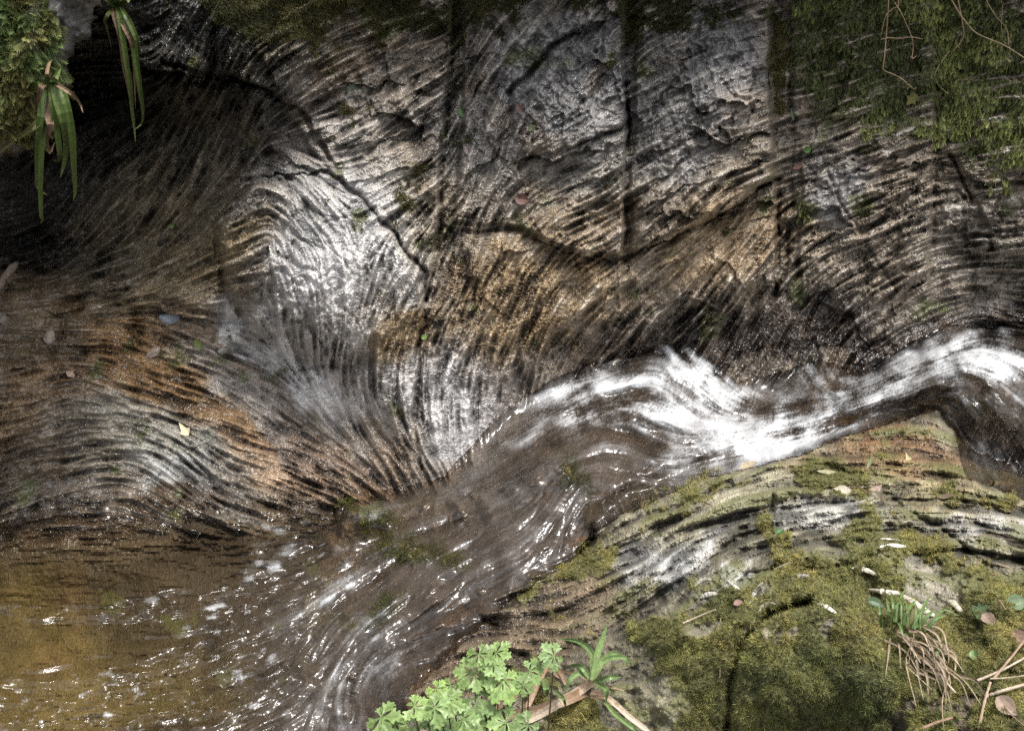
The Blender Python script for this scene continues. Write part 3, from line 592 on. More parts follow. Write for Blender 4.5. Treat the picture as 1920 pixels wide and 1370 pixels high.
W_FLOW = [(1900, 740, -50), (1850, 700, -20), (1780, 660, 25), (1700, 690, 22), (1600, 760, 24), (1500, 800, 14), (1400, 810, 14), (1300, 720, -48), (1380, 760, -44), (1270, 660, -60), (1200, 690, 12), (1130, 740, 14), (1050, 760, 22), (960, 800, 38), (900, 850, 48), (1000, 840, 34), (1100, 830, 28), (1200, 830, -20), (1250, 780, -30), (1300, 850, 8), (1250, 930, -4), (1150, 940, -10), (1400, 850, 6), (1600, 800, 18),
    (850, 895, 26), (700, 930, 10), (600, 955, 8), (950, 930, 38), (1020, 920, 60), (1060, 960, 62), (900, 980, 30), (800, 990, 22), (700, 1000, 14), (600, 1040, 24), (500, 990, -8), (420, 970, -14), (800, 1060, 36), (720, 1090, 40), (650, 1130, 38), (600, 1200, 50), (520, 1150, 20), (400, 1120, 6), (200, 1140, -6), (50, 1130, -4), (300, 1200, 8), (450, 1250, 16), (300, 1300, 10), (150, 1320, 6), (560, 1280, 40), (620, 1300, 80), (650, 1220, 50), (500, 1340, 20), (640, 1360, -70), (760, 1180, 30), (1550, 700, -60), (1830, 840, -62), (1890, 860, -50), (1850, 900, -40)]
fw = flow_field(W_FLOW, 55.0)
W_c, W_m, W_f, W_r = smear(fw, [(unit(noise(16) + .3 * white()), 26), (noise(6), 18), (white(), 9), (unit(noise(7) + .5 * noise(4)), 4)], 3.0, 0.10 * noise(50))
rap = np.clip(1.2 * blob(560, 1180, 190, 170, 30, 1.5) + 1.0 * blob(250, 1320, 330, 80, 6, 1.5) + .9 * blob(300, 1140, 300, 36, 2, 1.5) + 1.1 * blob(800, 1040, 200, 90, 25, 1.5) + blob(620, 1320, 110, 110, 0, 1.5) + .7 * blob(450, 1240, 240, 40, 12, 1.5) + .6 * blob(470, 975, 110, 18, -10, 1.5) + .9 * blob(1860, 860, 110, 80, 0, 2), 0.04, 1.15)
chan = sstep(UU + 0.6 * (VV - 900), 640, 860)                                    # the fast chute and the white water
hump = fbm(60, 3)
hW = chan * (.0050 * W_c + .0032 * W_m + .0016 * W_f + .008 * hump) + (1 - chan) * rap * (.0052 * W_r + .0042 * W_m + .0020 * W_f + .0050 * W_c + .005 * hump) + (1 - chan) * .0009 * W_m
def ridge(pts, h, w): return h * np.exp(-(line_dist(pts, UU + wu, VV + wv) / w) ** 2)
hW = hW + ridge([(1285, 668), (1330, 705), (1400, 760), (1450, 785)], .016, 26) + ridge([(1540, 690), (1570, 730), (1600, 770)], .03, 24) + ridge([(1740, 640), (1790, 640), (1815, 690), (1860, 730), (1905, 790)], .022, 16) + ridge([(1000, 770), (1120, 765), (1240, 790), (1330, 820)], .014, 12) + ridge([(520, 1000), (640, 950), (760, 950), (900, 900)], .006, 16) + ridge([(560, 1260), (600, 1290), (640, 1340)], .02, 26)
hW = hW.astype(F32)
foam_glint = np.zeros((NH, NW), F32)
WF = (UU + 10 * noise(40) + 8 * noise(14), VV + 10 * noise(40) + 8 * noise(14))
for (u, v, ru, rv, dg, k) in [(1470, 796, 210, 34, 16, 1.3), (1380, 815, 120, 16, 8, .9), (1340, 725, 120, 42, -46, 1.15), (1285, 690, 60, 40, -50, .9), (1150, 730, 120, 26, 12, 1.0), (1080, 765, 90, 16, 16, .8), (1215, 765, 90, 30, -30, .85), (1560, 762, 130, 38, 24, 1.3), (1650, 730, 130, 24, 18, .8), (1535, 695, 34, 34, 0, .9), (1700, 690, 120, 30, 22, .6), (1780, 655, 60, 34, 15, .95), (1868, 722, 26, 76, 36, 1.0), (1900, 690, 90, 60, -20, .55), (1840, 650, 90, 22, -5, .5), (1700, 750, 150, 16, 14, .45), (1300, 800, 60, 20, -35, .8),
    (1100, 735, 160, 60, 16, .42), (1300, 760, 190, 90, -20, .40), (1560, 760, 200, 70, 20, .42), (1780, 710, 170, 70, 0, .45), (1000, 800, 80, 40, 38, .30), (1150, 840, 130, 50, 10, .16), (1250, 920, 130, 40, 0, .12), (930, 900, 150, 40, 34, .14), (640, 1330, 60, 60, 0, .24), (580, 1240, 70, 50, 40, .16), (700, 1040, 150, 40, 25, .16), (560, 1150, 90, 60, 40, .12),  (480, 980, 90, 10, -12, .34), (1850, 850, 90, 70, 40, .08), (1890, 800, 60, 30, -30, .1), (760, 960, 160, 24, 20, .2), (640, 1080, 140, 40, 34, .22), (540, 1040, 80, 20, 10, .24), (690, 1180, 70, 40, 35, .22), (820, 990, 110, 40, 20, .12), (700, 1270, 70, 50, 30, .25)]:
    foam_glint = np.maximum(foam_glint, k * blob(u, v, ru, rv, dg, 1.2, WF)) + .12 * k * blob(u, v, ru, rv, dg, 1.2, WF)
tex = unit(.5 * W_c + .6 * W_m + .6 * W_f + .25 * white() + .35 * spk)
foam_glint = np.maximum(foam_glint, .13 * chan * sstep(UU - .5 * VV, 300, 480))
foam_glint = np.clip(foam_glint * (.60 + .46 * tex) + .12 * tex * sstep(foam_glint, .08, .4), 0, 1)
W_g = smear(fw, [(unit(noise(3) + white()), 3)], 3.0)[0]
foam_glint = np.clip(foam_glint + .55 * sstep(W_g + .45 * W_m, 1.7, 2.6) * rap * (1 - chan * .6), 0, 1)  # adds ripple glints, painted as white dashes on the rapids
patch = sstep(fbm(46, 4), -1.3, .9)
foam_glint = np.maximum(foam_glint - .09 * (1 - sstep(foam_glint, .2, .6)), 0)
foam_glint = (np.clip(foam_glint * (.5 + .5 * patch), 0, 1) ** 1.15 * .9 * sstep(line_dist(W_POLY, UU + wu, VV + wv, True), 0, 16)).astype(F32)
silt = np.clip((.38 * chan + .13 * tex * chan) * (1 - .7 * blob(1870, 860, 120, 70, 0, 2)) + .25 * blob(620, 1200, 170, 170) * (1 - chan), 0, .8) * (1 - .75 * np.clip(wetmoss, 0, 1)) * sstep(line_dist(W_POLY, UU + wu, VV + wv, True), 0, 30)
silt = silt.astype(F32)
tint = np.empty((NH, NW, 3), F32); tint[:] = (.90, .83, .70)
tint = mixc(tint, (.97, .96, .94), 1 - sstep(VV + .1 * UU, 960, 1060))
tint = mixc(tint, (.70, .63, .56), chan)

uw = axis_coords(-880, 2800, -30, 1950, 2.6, 30.0); vw = axis_coords(590, 1530, 594, 1400, 2.6, 14.0)
WU, WV = np.meshgrid(uw, vw)
tW = tps(W_CTRL, WU, WV) - pick(hW, WU, WV) / 0.8
def from_grid(u1, v1, T, u, v, fill):
    fu = np.interp(u, u1, np.arange(len(u1))); fv = np.interp(v, v1, np.arange(len(v1)))
    iu = np.clip(fu.astype(int), 0, len(u1) - 2); iv = np.clip(fv.astype(int), 0, len(v1) - 2)
    a, b = fu - iu, fv - iv
    r = (T[iv, iu] * (1 - a) + T[iv, iu + 1] * a) * (1 - b) + (T[iv + 1, iu] * (1 - a) + T[iv + 1, iu + 1] * a) * b
    out = (u < u1[0]) | (u > u1[-1]) | (v < v1[0]) | (v > v1[-1])
    return np.where(out, fill, r)
tBsafe = np.where(inB | (dB < 34), tB, 99.0)
tRock = np.minimum(from_grid(ua, va, tA, WU, WV, 99.0), from_grid(ub, vb, tBsafe, WU, WV, 99.0))
jw = .5 + 2.2 * (WU < 650)
wu_, wv_ = WU + pick(wu, WU, WV) * jw, WV + pick(wv, WU, WV) * jw
inW = in_poly(W_POLY, wu_, wv_)
dW = line_dist(W_POLY, wu_, wv_, True)
tSm = box1(box1(tRock.astype(F32), 7, 0), 7, 1)
tSm = np.minimum(box1(box1(np.minimum(tSm, tRock).astype(F32), 5, 0), 5, 1), tRock)
kS = sstep(dW, 0, 34)
tRock = np.where(tRock < 50, tRock + (tSm - .004 - tRock) * kS, tRock)
film = pick((0.005 + .0022 * np.clip(W_m + W_r, -1.8, 3)).astype(F32), WU, WV) * (1 - np.exp(-dW / 6.0)) + .0015
tW = np.where(inW, tRock - film - np.maximum(tRock - film - tW, 0) * sstep(dW, 0, 52), np.maximum(tW, tRock + .004 + np.minimum(.05, dW * .0015))).astype(F32)
keepW = quad_any(inW | (dW < 10))
PW = pos(WU, WV, tW)
water = sheet_object('stream_water', PW, keepW, {'foam_glint': pick(foam_glint, WU, WV), 'silt': pick(silt, WU, WV), 'col': pick(tint, WU, WV)}, M_WATER,
                     label='brown stream water breaking white through the rock channel into the pool', kind='structure')

# split the wall sheet into its blocks
insideB = in_poly(B_POLY, GU, GV) & (line_dist(B_POLY, GU, GV, True) > 70)
keepA = ~(insideB[1:, 1:] & insideB[:-1, :-1])
inframe = (GU > -60) & (GU < 1980) & (GV > -60) & (GV < 1430)
gx = np.clip(((GU - RU0) / S + .5).astype(int), 0, NW - 1); gy = np.clip(((GV - RV0) / S + .5).astype(int), 0, NH - 1)
bid = np.where(inframe, block_id[gy, gx], 0)
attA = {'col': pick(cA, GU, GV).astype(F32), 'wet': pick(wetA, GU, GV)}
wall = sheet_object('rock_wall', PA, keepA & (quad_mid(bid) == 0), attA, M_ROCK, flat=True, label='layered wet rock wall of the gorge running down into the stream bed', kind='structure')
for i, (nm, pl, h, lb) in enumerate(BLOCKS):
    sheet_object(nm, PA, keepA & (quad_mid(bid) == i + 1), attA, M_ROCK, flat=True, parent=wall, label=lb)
# split the near sheet into the slab and the ledge
ledge_poly = [(1060, 840), (1086, 900), (1097, 960), (1110, 1010), (1085, 1050), (1150, 1110), (1180, 1190), (1120, 1240), (1000, 1270), (960, 1420), (940, 1600), (400, 1600), (400, 840)]
lid = in_poly(ledge_poly, BU + pick(wu, BU, BV), BV + pick(wv, BU, BV))
attB = {'col': pick(cB, BU, BV).astype(F32), 'wet': pick(wetB, BU, BV)}
slab = sheet_object('mossy_boulder', PB, keepB & ~quad_mid(lid), attB, M_SLAB, flat=True, label='large banded boulder under green moss, beside the channel at lower right', cat='boulder')
ledge_o = sheet_object('rock_ledge', PB, keepB & quad_mid(lid), attB, M_ROCK, flat=True, label='low dark wet rock ledge with thin water running over it beside the boulder', cat='rock')

# ------------------------------------------------------------------ overhanging rock, upper left
C_POLY = [(-900, -420), (205, -420), (196, 0), (172, 50), (140, 100), (108, 150), (84, 205), (56, 250), (20, 285), (-40, 330), (-900, 400)]
uc = axis_coords(-880, 240, -30, 236, 2.4, 30.0); vc = axis_coords(-400, 420, -30, 380, 2.4, 14.0)
CU, CV = np.meshgrid(uc, vc)
tC = t_y(CU, CV, 2.16) + .0009 * (CU - 60) * (CU > 60) + .0004 * np.maximum(CV - 120, 0)
tC = tC - pick((.014 * lump + .012 * lump2 + .004 * A_c + .005 * spk - .006 * creaseA + .001 * white()).astype(F32), CU, CV)
cu_, cv_ = CU + pick(wu, CU, CV) * 2, CV + pick(wv, CU, CV) * 2
inC = in_poly(C_POLY, cu_, cv_)
dC = line_dist(C_POLY, cu_, cv_, True)
tC = tC + np.where(inC, .06 * np.exp(-dC / 22), .06 + dC * .07)
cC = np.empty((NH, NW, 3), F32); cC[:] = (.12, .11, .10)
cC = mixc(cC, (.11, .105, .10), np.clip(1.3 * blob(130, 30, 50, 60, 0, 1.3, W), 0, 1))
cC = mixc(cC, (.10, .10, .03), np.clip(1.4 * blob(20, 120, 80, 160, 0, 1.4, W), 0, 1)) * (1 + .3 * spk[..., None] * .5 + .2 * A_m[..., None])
PC = pos(CU, CV, tC)
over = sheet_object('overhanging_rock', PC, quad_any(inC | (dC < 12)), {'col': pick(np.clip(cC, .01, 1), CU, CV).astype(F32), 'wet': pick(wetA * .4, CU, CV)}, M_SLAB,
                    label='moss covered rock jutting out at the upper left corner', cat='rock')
#PLANTS#
# ------------------------------------------------------------------ what grows and lies on the rock
def grid_normals(P):
    n = np.cross(np.gradient(P, axis=1), np.gradient(P, axis=0))
    n /= np.linalg.norm(n, axis=-1, keepdims=True) + 1e-12
    return -n
SHEETS = {'A': (ua, va, PA, grid_normals(PA)), 'B': (ub, vb, PB, grid_normals(PB)), 'C': (uc, vc, PC, grid_normals(PC)), 'W': (uw, vw, PW, grid_normals(PW))}
def on(sheet, u, v):
    """surface point and smoothed normal of a sheet at survey coordinates (arrays)"""
    u1, v1, P, Nn = SHEETS[sheet]
    iu = np.clip(np.searchsorted(u1, u), 2, len(u1) - 3); iv = np.clip(np.searchsorted(v1, v), 2, len(v1) - 3)
    fu = np.clip((u - u1[iu - 1]) / (u1[iu] - u1[iu - 1]), 0, 1)[..., None]; fv = np.clip((v - v1[iv - 1]) / (v1[iv] - v1[iv - 1]), 0, 1)[..., None]
    p = (P[iv - 1, iu - 1] * (1 - fu) + P[iv - 1, iu] * fu) * (1 - fv) + (P[iv, iu - 1] * (1 - fu) + P[iv, iu] * fu) * fv
    n = sum(Nn[np.clip(iv + a, 0, len(v1) - 1), np.clip(iu + b, 0, len(u1) - 1)] for a in (-2, 0, 2) for b in (-2, 0, 2))
    n = n / (np.linalg.norm(n, axis=-1, keepdims=True) + 1e-9)
    view = np.array([0, 0, CAM_H]) - p
    s = np.sign((n * view).sum(-1, keepdims=True)); s[s == 0] = 1
    return p, n * s
def on1(sheet, u, v):
    p, n = on(sheet, np.array([float(u)]), np.array([float(v)]))
    return Vector(p[0]), Vector(n[0])

def leaf_material(name, rough=0.5, trans=0.25, streak=0.0):
    m, nt, b = nodes_of(name)
    L = nt.links.new
    a = N(nt, 'ShaderNodeAttribute', attribute_name='col')
    tc = N(nt, 'ShaderNodeTexCoord')
    nz = N(nt, 'ShaderNodeTexNoise'); nz.inputs['Scale'].default_value = 160; nz.inputs['Detail'].default_value = 3
    L(tc.outputs['Object'], nz.inputs['Vector'])
    mr = N(nt, 'ShaderNodeMapRange'); mr.inputs[1].default_value = .3; mr.inputs[2].default_value = .7; mr.inputs[3].default_value = .78; mr.inputs[4].default_value = 1.2
    L(nz.outputs['Fac'], mr.inputs[0])
    mx = N(nt, 'ShaderNodeMix', data_type='RGBA', blend_type='MULTIPLY'); mx.inputs[0].default_value = 1
    L(a.outputs['Color'], mx.inputs[6]); L(mr.outputs[0], mx.inputs[7])
    L(mx.outputs[2], b.inputs['Base Color'])
    b.inputs['Roughness'].default_value = rough
    tl = N(nt, 'ShaderNodeBsdfTranslucent'); L(mx.outputs[2], tl.inputs[0])
    ms = N(nt, 'ShaderNodeMixShader'); ms.inputs[0].default_value = trans
    L(b.outputs[0], ms.inputs[1]); L(tl.outputs[0], ms.inputs[2]); L(ms.outputs[0], nt.nodes['Material Output'].inputs['Surface'])
    return m
M_MOSS = leaf_material('moss_leaf', .75, .2)
M_LEAF = leaf_material('fresh_leaf', .42, .25)
M_DEAD = leaf_material('dead_leaf', .6, .12)
M_WOOD = leaf_material('twig_bark', .7, 0.0)

def scatter(density, sheet, n, box, extra=None):
    u = rng.uniform(box[0], box[1], n); v = rng.uniform(box[2], box[3], n)
    k = rng.random(n) < pick(density, u, v)
    u, v = u[k], v[k]
    p, nn = on(sheet, u, v)
    return u, v, p, nn
def sprigs(name, tpl, p, main, side, size, cols, **kw):
    """tpl: (verts (k,3) in main/side/up axes, tris); one object holding every sprig"""
    tv, tf = tpl
    up = np.cross(main, side)
    k = len(tv)
    V = p[:, None, :] + size[:, None, None] * (tv[None, :, 0, None] * main[:, None] + tv[None, :, 1, None] * side[:, None] + tv[None, :, 2, None] * up[:, None])
    F = (np.arange(len(p)) * k)[:, None, None] + tf[None]
    me = make_mesh(name, V.reshape(-1, 3), F.reshape(-1, 3), {'col': np.repeat(cols, k, 0) * np.tile(np.clip(.45 + .85 * tv[:, 0], .4, 1.45), len(p))[:, None]})
    return link(name, me, M_MOSS, kind='stuff', **kw)
def frame(main):
    main = main / (np.linalg.norm(main, axis=-1, keepdims=True) + 1e-9)
    r = rng.standard_normal(main.shape)
    side = r - (r * main).sum(-1, keepdims=True) * main
    return main, side / (np.linalg.norm(side, axis=-1, keepdims=True) + 1e-9)
def frond_tpl(pairs=5, wide=.34):
    v, f = [(0, 0, 0), (1, .03, .05), (1, -.03, .05)], [(0, 1, 2)]
    for i in range(pairs):
        x = .12 + .8 * i / pairs
        w = wide * (1 - .55 * abs(x - .45) * 1.6)
        for s in (1, -1):
            b = len(v)
            v += [(x, 0, 0), (x + .05, s * w * .5, .06), (x + .19, s * w, -.03), (x + .07, 0, .02)]
            f += [(b, b + 1, b + 3), (b + 1, b + 2, b + 3)] if s > 0 else [(b, b + 3, b + 1), (b + 1, b + 3, b + 2)]
    return np.array(v, float), np.array(f)
def tuft_tpl(n=5):
    v, f = [], []
    for i in range(n):
        a = 2 * math.pi * i / n + .3 * (i % 2)
        o = .55 + .25 * (i % 3) / 2
        b = len(v)
        c, s = math.cos(a), math.sin(a)
        v += [(0, .10 * -s, .10 * c), (0, .10 * s, -.10 * c), (.55 + .35 * ((i * 7) % 3) / 2, o * c, o * s)]
        f.append((b, b + 1, b + 2))
    return np.array(v, float), np.array(f)
def palette(n, cs, var=.22):
    cs = np.array(cs)
    c = cs[rng.integers(0, len(cs), n)]
    return np.clip(c * (1 + var * rng.standard_normal((n, 1))), .004, 1)
DOWN = np.array([0, 0, -1.0])
n_moss, n_moss2 = fbm(40, 4), fbm(16, 3)

# cushion moss on the slab
dens = np.clip(sstep(mossB + .15 * n_moss2, .40, .75) + .5 * wetmoss * (UU > 1050), 0, 1) * (.55 + .45 * sstep(n_moss2, -1, 1))
u, v, p, nn = scatter(dens, 'B', 110000, (1000, 2050, 850, 1400))
m_, s_ = frame(nn + .55 * rng.standard_normal(nn.shape) + np.array([0, 0, .35]))
warm = pick(sstep(n_moss + .4 * n_moss2, -.6, 1.2), u, v)[:, None]
cols = palette(len(u), [(.22, .225, .06), (.31, .30, .095), (.15, .16, .04), (.36, .33, .125)]) * (1 - .35 * warm * np.array([.2, .5, .6])) * (.62 + .8 * pick(sstep(n_moss2 + .6 * n_moss, -1.2, 1.6), u, v)[:, None]) * (1 - pick(np.clip(.55 * blob(1530, 1310, 190, 90, 0, 2) + .4 * sstep(noise(60), .3, 1.6), 0, .5), u, v)[:, None] * np.array([.75, .55, .5]))
sprigs('moss_cushion', tuft_tpl(5), p - nn * .001, m_, s_, rng.uniform(.0045, .011, len(u)), cols, label='yellow green cushion moss covering the large boulder at lower right')
# greener moss under and beside the running water
dens = np.clip(wetmoss * 1.2, 0, 1) * sstep(n_moss2, -1.2, .6)
u, v, p, nn = scatter(dens, 'W', 60000, (600, 1150, 840, 1200))
m_, s_ = frame(nn * .5 + .4 * rng.standard_normal(nn.shape) + np.array([-.8, -.4, -.1]))
sprigs('water_moss', tuft_tpl(5), p - nn * .004, m_, s_, rng.uniform(.005, .011, len(u)), palette(len(u), [(.15, .17, .035), (.20, .21, .05), (.10, .12, .03)]), label='bright green moss clumps washed by the shallow water on the ledge')
# short olive moss along the top of the wall and in its joints
dA = sstep(.75 * n_moss2 + .4 * n_moss - .35 + (.75 + .35 * noise(50)) * ( 3.6 * blob(680, 15, 240, 80, -4, 1.6) + 2.0 * blob(1010, -20, 160, 50, 0, 1.6) + 2.6 * blob(858, 90, 14, 130, 0, 1.6) + 1.9 * blob(930, 30, 90, 45, 0, 1.6) + 2.9 * blob(1300, 5, 170, 62, 0, 1.6) + 2.4 * blob(1190, 70, 18, 100, 2, 1.6) + 2.8 * blob(1460, 110, 18, 170, 1, 1.8)
          + 1.3 * blob(470, 30, 140, 90, 0, 1.5) + 1.1 * blob(760, 385, 46, 40) + 1.0 * blob(910, 380, 50, 50) + .8 * blob(1070, 470, 60, 20) + 1.0 * blob(1390, 380, 90, 18, 28) + 1.0 * blob(1470, 400, 12, 110, 0, 1.5) + 1.3 * blob(1600, 260, 130, 26, 0, 1.5) + 1.0 * blob(800, 560, 16, 80)), 1.2, 2.2)
u, v, p, nn = scatter(dA, 'A', 330000, (-60, 1980, -60, 640))
m_, s_ = frame(nn + .5 * rng.standard_normal(nn.shape) + .3 * DOWN)
yel = pick(sstep(blob(1462, 120, 34, 240, 0, 2) + .8 * blob(700, 40, 200, 80, 0, 2) + .4 * n_moss, .1, 1.1), u, v)[:, None]
cols = palette(len(u), [(.065, .068, .018), (.095, .09, .025), (.05, .052, .014)]) * (1 - yel) + palette(len(u), [(.16, .14, .04), (.12, .115, .03), (.20, .16, .05)]) * yel
sprigs('wall_moss', tuft_tpl(4), p + nn * .001, m_, s_, rng.uniform(.006, .014, len(u)), cols, label='short olive moss along the top edge and vertical joints of the rock wall')
# feathery moss hanging over the upper right
dR = sstep(.36 * n_moss + .26 * n_moss2 + 2.1 * np.maximum(blob(1690, 70, 230, 175, 0, 1.9), 1.1 * blob(1880, 180, 120, 150, 20, 1.6)), .75, 1.35)
u, v, p, nn = scatter(dR, 'A', 46000, (1440, 2040, -80, 420))
m_, s_ = frame(DOWN * 1.25 + nn * .6 + .36 * rng.standard_normal(nn.shape))
lit = pick(sstep(blob(1830, 150, 70, 260, 30, 1.4) + .8 * blob(1700, 240, 150, 40) + .35 * n_moss2 + .2 * n_moss, .2, 1.2), u, v)[:, None]  # paints the lit part of the moss with a brighter palette
cols = palette(len(u), [(.085, .105, .027), (.115, .135, .038), (.06, .075, .02)]) * (1 - lit) + palette(len(u), [(.25, .28, .085), (.30, .32, .105), (.20, .23, .065)]) * lit
sprigs('hanging_moss', frond_tpl(5, .22), p + nn * rng.uniform(0, .03, len(u))[:, None] * pick(sstep(n_moss2, -1, 1), u, v)[:, None], m_, s_, rng.uniform(.009, .023, len(u)), cols, label='thick dark green feathery moss hanging over the upper right of the wall')
# fern-like moss on the overhanging rock
dC_ = sstep(.35 * n_moss + .2 * n_moss2 + 1.9 * blob(15, 100, 100, 160, 8, 2.5), .7, 1.3)
u, v, p, nn = scatter(dC_, 'C', 15000, (-400, 200, -120, 330))
m_, s_ = frame(DOWN * .7 + nn * .8 + .45 * rng.standard_normal(nn.shape))
y_ = pick(sstep(n_moss, -.6, .8), u, v)[:, None]
cols = palette(len(u), [(.12, .17, .05), (.16, .22, .07)]) * (1 - y_) + palette(len(u), [(.17, .15, .045), (.12, .11, .03)]) * y_
sprigs('fern_moss', frond_tpl(6), p + nn * .006, m_, s_, rng.uniform(.014, .032, len(u)), cols, label='pale green fern like moss on the overhanging rock at upper left')

# ---- blades, stems, leaves
def catmull(pts, n):
    P = [Vector(p) for p in pts]
    P = [P[0] * 2 - P[1]] + P + [P[-1] * 2 - P[-2]]
    out = []
    segs = len(P) - 3
    for k in range(n + 1):
        x = k / n * segs
        i = min(int(x), segs - 1); t = x - i
        a, b, c, d = P[i:i + 4]
        out.append(.5 * ((2 * b) + (c - a) * t + (2 * a - 5 * b + 4 * c - d) * t * t + (3 * b - 3 * c + d - a) * t ** 3))
    return out
def mesh_of(name, verts, faces, cols):
    me = bpy.data.meshes.new(name)
    me.from_pydata([tuple(x) for x in verts], [], faces)
    a = me.color_attributes.new('col', 'FLOAT_COLOR', 'POINT')
    a.data.foreach_set('color', np.c_[np.array(cols, F32), np.ones(len(cols), F32)].ravel())
    return me
def blade_mesh(name, pts, width, base, tip, fold=.25, n=14, shape='grass', twist=0.0, face=None):
    """a folded strap leaf along pts (world), creased at the midrib"""
    C = catmull(pts, n)
    eye = Vector((0, 0, CAM_H))
    V, F, K = [], [], []
    for i, c in enumerate(C):
        t = i / n
        tan = (C[min(i + 1, n)] - C[max(i - 1, 0)]).normalized()
        fd = (face if face is not None else (eye - c)).normalized()
        sd = tan.cross(fd)
        if sd.length < .2: sd = tan.cross(Vector((0, 0, 1)))
        sd.normalize()
        sd = Quaternion(tan, twist * t) @ sd
        up = sd.cross(tan).normalized()
        w = width * (min(1, .55 + 2.2 * t) * (1 - t ** 3.2) if shape == 'grass' else (.9 - .2 * t) * (1 - max(0, t - .93) * 6)) * .5 + width * .02
        V += [c - sd * w, c - up * w * fold * 2, c + sd * w, c - up * (w * fold * 2 + width * .04)]
        k = np.array(base) * (1 - t) + np.array(tip) * t
        K += [k * .95, k * 1.12, k * .95, k * .8]
        if i:
            a, b = (i - 1) * 4, i * 4
            F += [(a, b, b + 1, a + 1), (a + 1, b + 1, b + 2, a + 2), (a + 2, b + 2, b + 3, a + 3), (a + 3, b + 3, b, a)]
    return mesh_of(name, V, F, K)
def tube_mesh(name, pts, r0, r1, c, n=24, sides=6, knob=.12):
    C = catmull(pts, n)
    V, F, K = [], [], []
    for i, q in enumerate(C):
        tan = (C[min(i + 1, n)] - C[max(i - 1, 0)]).normalized()
        a = tan.orthogonal().normalized(); b = tan.cross(a)
        r = (r0 + (r1 - r0) * i / n) * (1 + knob * random.uniform(-1, 1))
        for k in range(sides):
            th = 2 * math.pi * k / sides
            V.append(q + (a * math.cos(th) + b * math.sin(th)) * r)
            K.append(np.array(c) * random.uniform(.8, 1.2))
        if i:
            for k in range(sides):
                F.append(((i - 1) * sides + k, (i - 1) * sides + (k + 1) % sides, i * sides + (k + 1) % sides, i * sides + k))
    F += [tuple(range(sides))[::-1], tuple(n * sides + k for k in range(sides))]
    return mesh_of(name, V, F, K)
def pt(u, v, y=None, sheet=None, lift=.004):
    if sheet:
        p, n = on1(sheet, u, v)
        return p + n * lift
    return Vector(pos(u, v, t_y(u, v, y)))
OUTLINES = {
    'oval': [(0, 0), (.12, .10), (.3, .21), (.5, .25), (.7, .20), (.88, .09), (1, 0)],
    'broad': [(0, 0), (.08, .18), (.28, .36), (.5, .38), (.7, .28), (.88, .12), (1, 0)],
    'slim': [(0, 0), (.15, .07), (.4, .13), (.65, .12), (.85, .06), (1, 0)],
    'ivy': [(.06, 0), (0, .22), (.18, .46), (.34, .28), (.52, .44), (.66, .20), (.84, .12), (1, 0)],
    'kite': [(0, 0), (.2, .20), (.34, .32), (.5, .16), (.75, .09), (1, 0)]}
def flat_leaf(name, c, axis, nrm, size, outline, colour, curl=.25, stalk=0.0):
    """a leaf blade: midrib fold, upturned edge, real thickness"""
    axis = axis.normalized(); sd = nrm.cross(axis).normalized(); nrm = axis.cross(sd).normalized()
    V, F, K = [], [], []
    o = OUTLINES[outline]
    m = len(o)
    for layer in (0, 1):
        for (x, w) in o:
            for s in (-1, -.5, 0, .5, 1):
                z = curl * (abs(s * w) ** 1.5 * 1.3 + .5 * (x - .5) ** 2) - layer * .012 + random.uniform(-.012, .012) * (layer == 0) * (abs(s) == 1)
                V.append(c + (axis * (x - .5) + sd * (s * w) + nrm * z) * size)
                K.append(np.array(colour) * (random.uniform(.85, 1.1) * (1.15 if s == 0 else 1) * (.75 if layer else 1)))
    for layer in (0, 1):
        b = layer * m * 5
        for i in range(m - 1):
            for j in range(4):
                q = (b + i * 5 + j, b + (i + 1) * 5 + j, b + (i + 1) * 5 + j + 1, b + i * 5 + j + 1)
                F.append(q if layer else q[::-1])
    for i in range(m - 1):
        for j in (0, 4):
            F.append((i * 5 + j, (i + 1) * 5 + j, m * 5 + (i + 1) * 5 + j, m * 5 + i * 5 + j))
    me = mesh_of(name, V, F, K)
    return me
def fallen(name, sheet, u, v, px, deg, outline, colour, label, cat='leaf', mat=None, curl=.55, tilt=0.5, lift=.006, group='fallen leaves on the rocks'):
    p, n = on1(sheet, u, v)
    eye = (Vector((0, 0, CAM_H)) - p).normalized()
    nrm = (n * (1 - tilt) + eye * tilt).normalized()
    right = Vector((1, 0, 0)); upv = Vector((0, SP, CP))
    ax = right * math.cos(R(deg)) + upv * math.sin(R(deg))
    ax = (ax - nrm * ax.dot(nrm)).normalized()
    size = .8 * px * (p - Vector((0, 0, CAM_H))).length / FOC
    colour = np.array(colour) * .72 + .12 * float(np.mean(colour))
    me = flat_leaf(name, p + nrm * lift, ax, nrm, size, outline, colour, curl)
    return link(name, me, mat or M_DEAD, label=label, cat=cat, group=group)

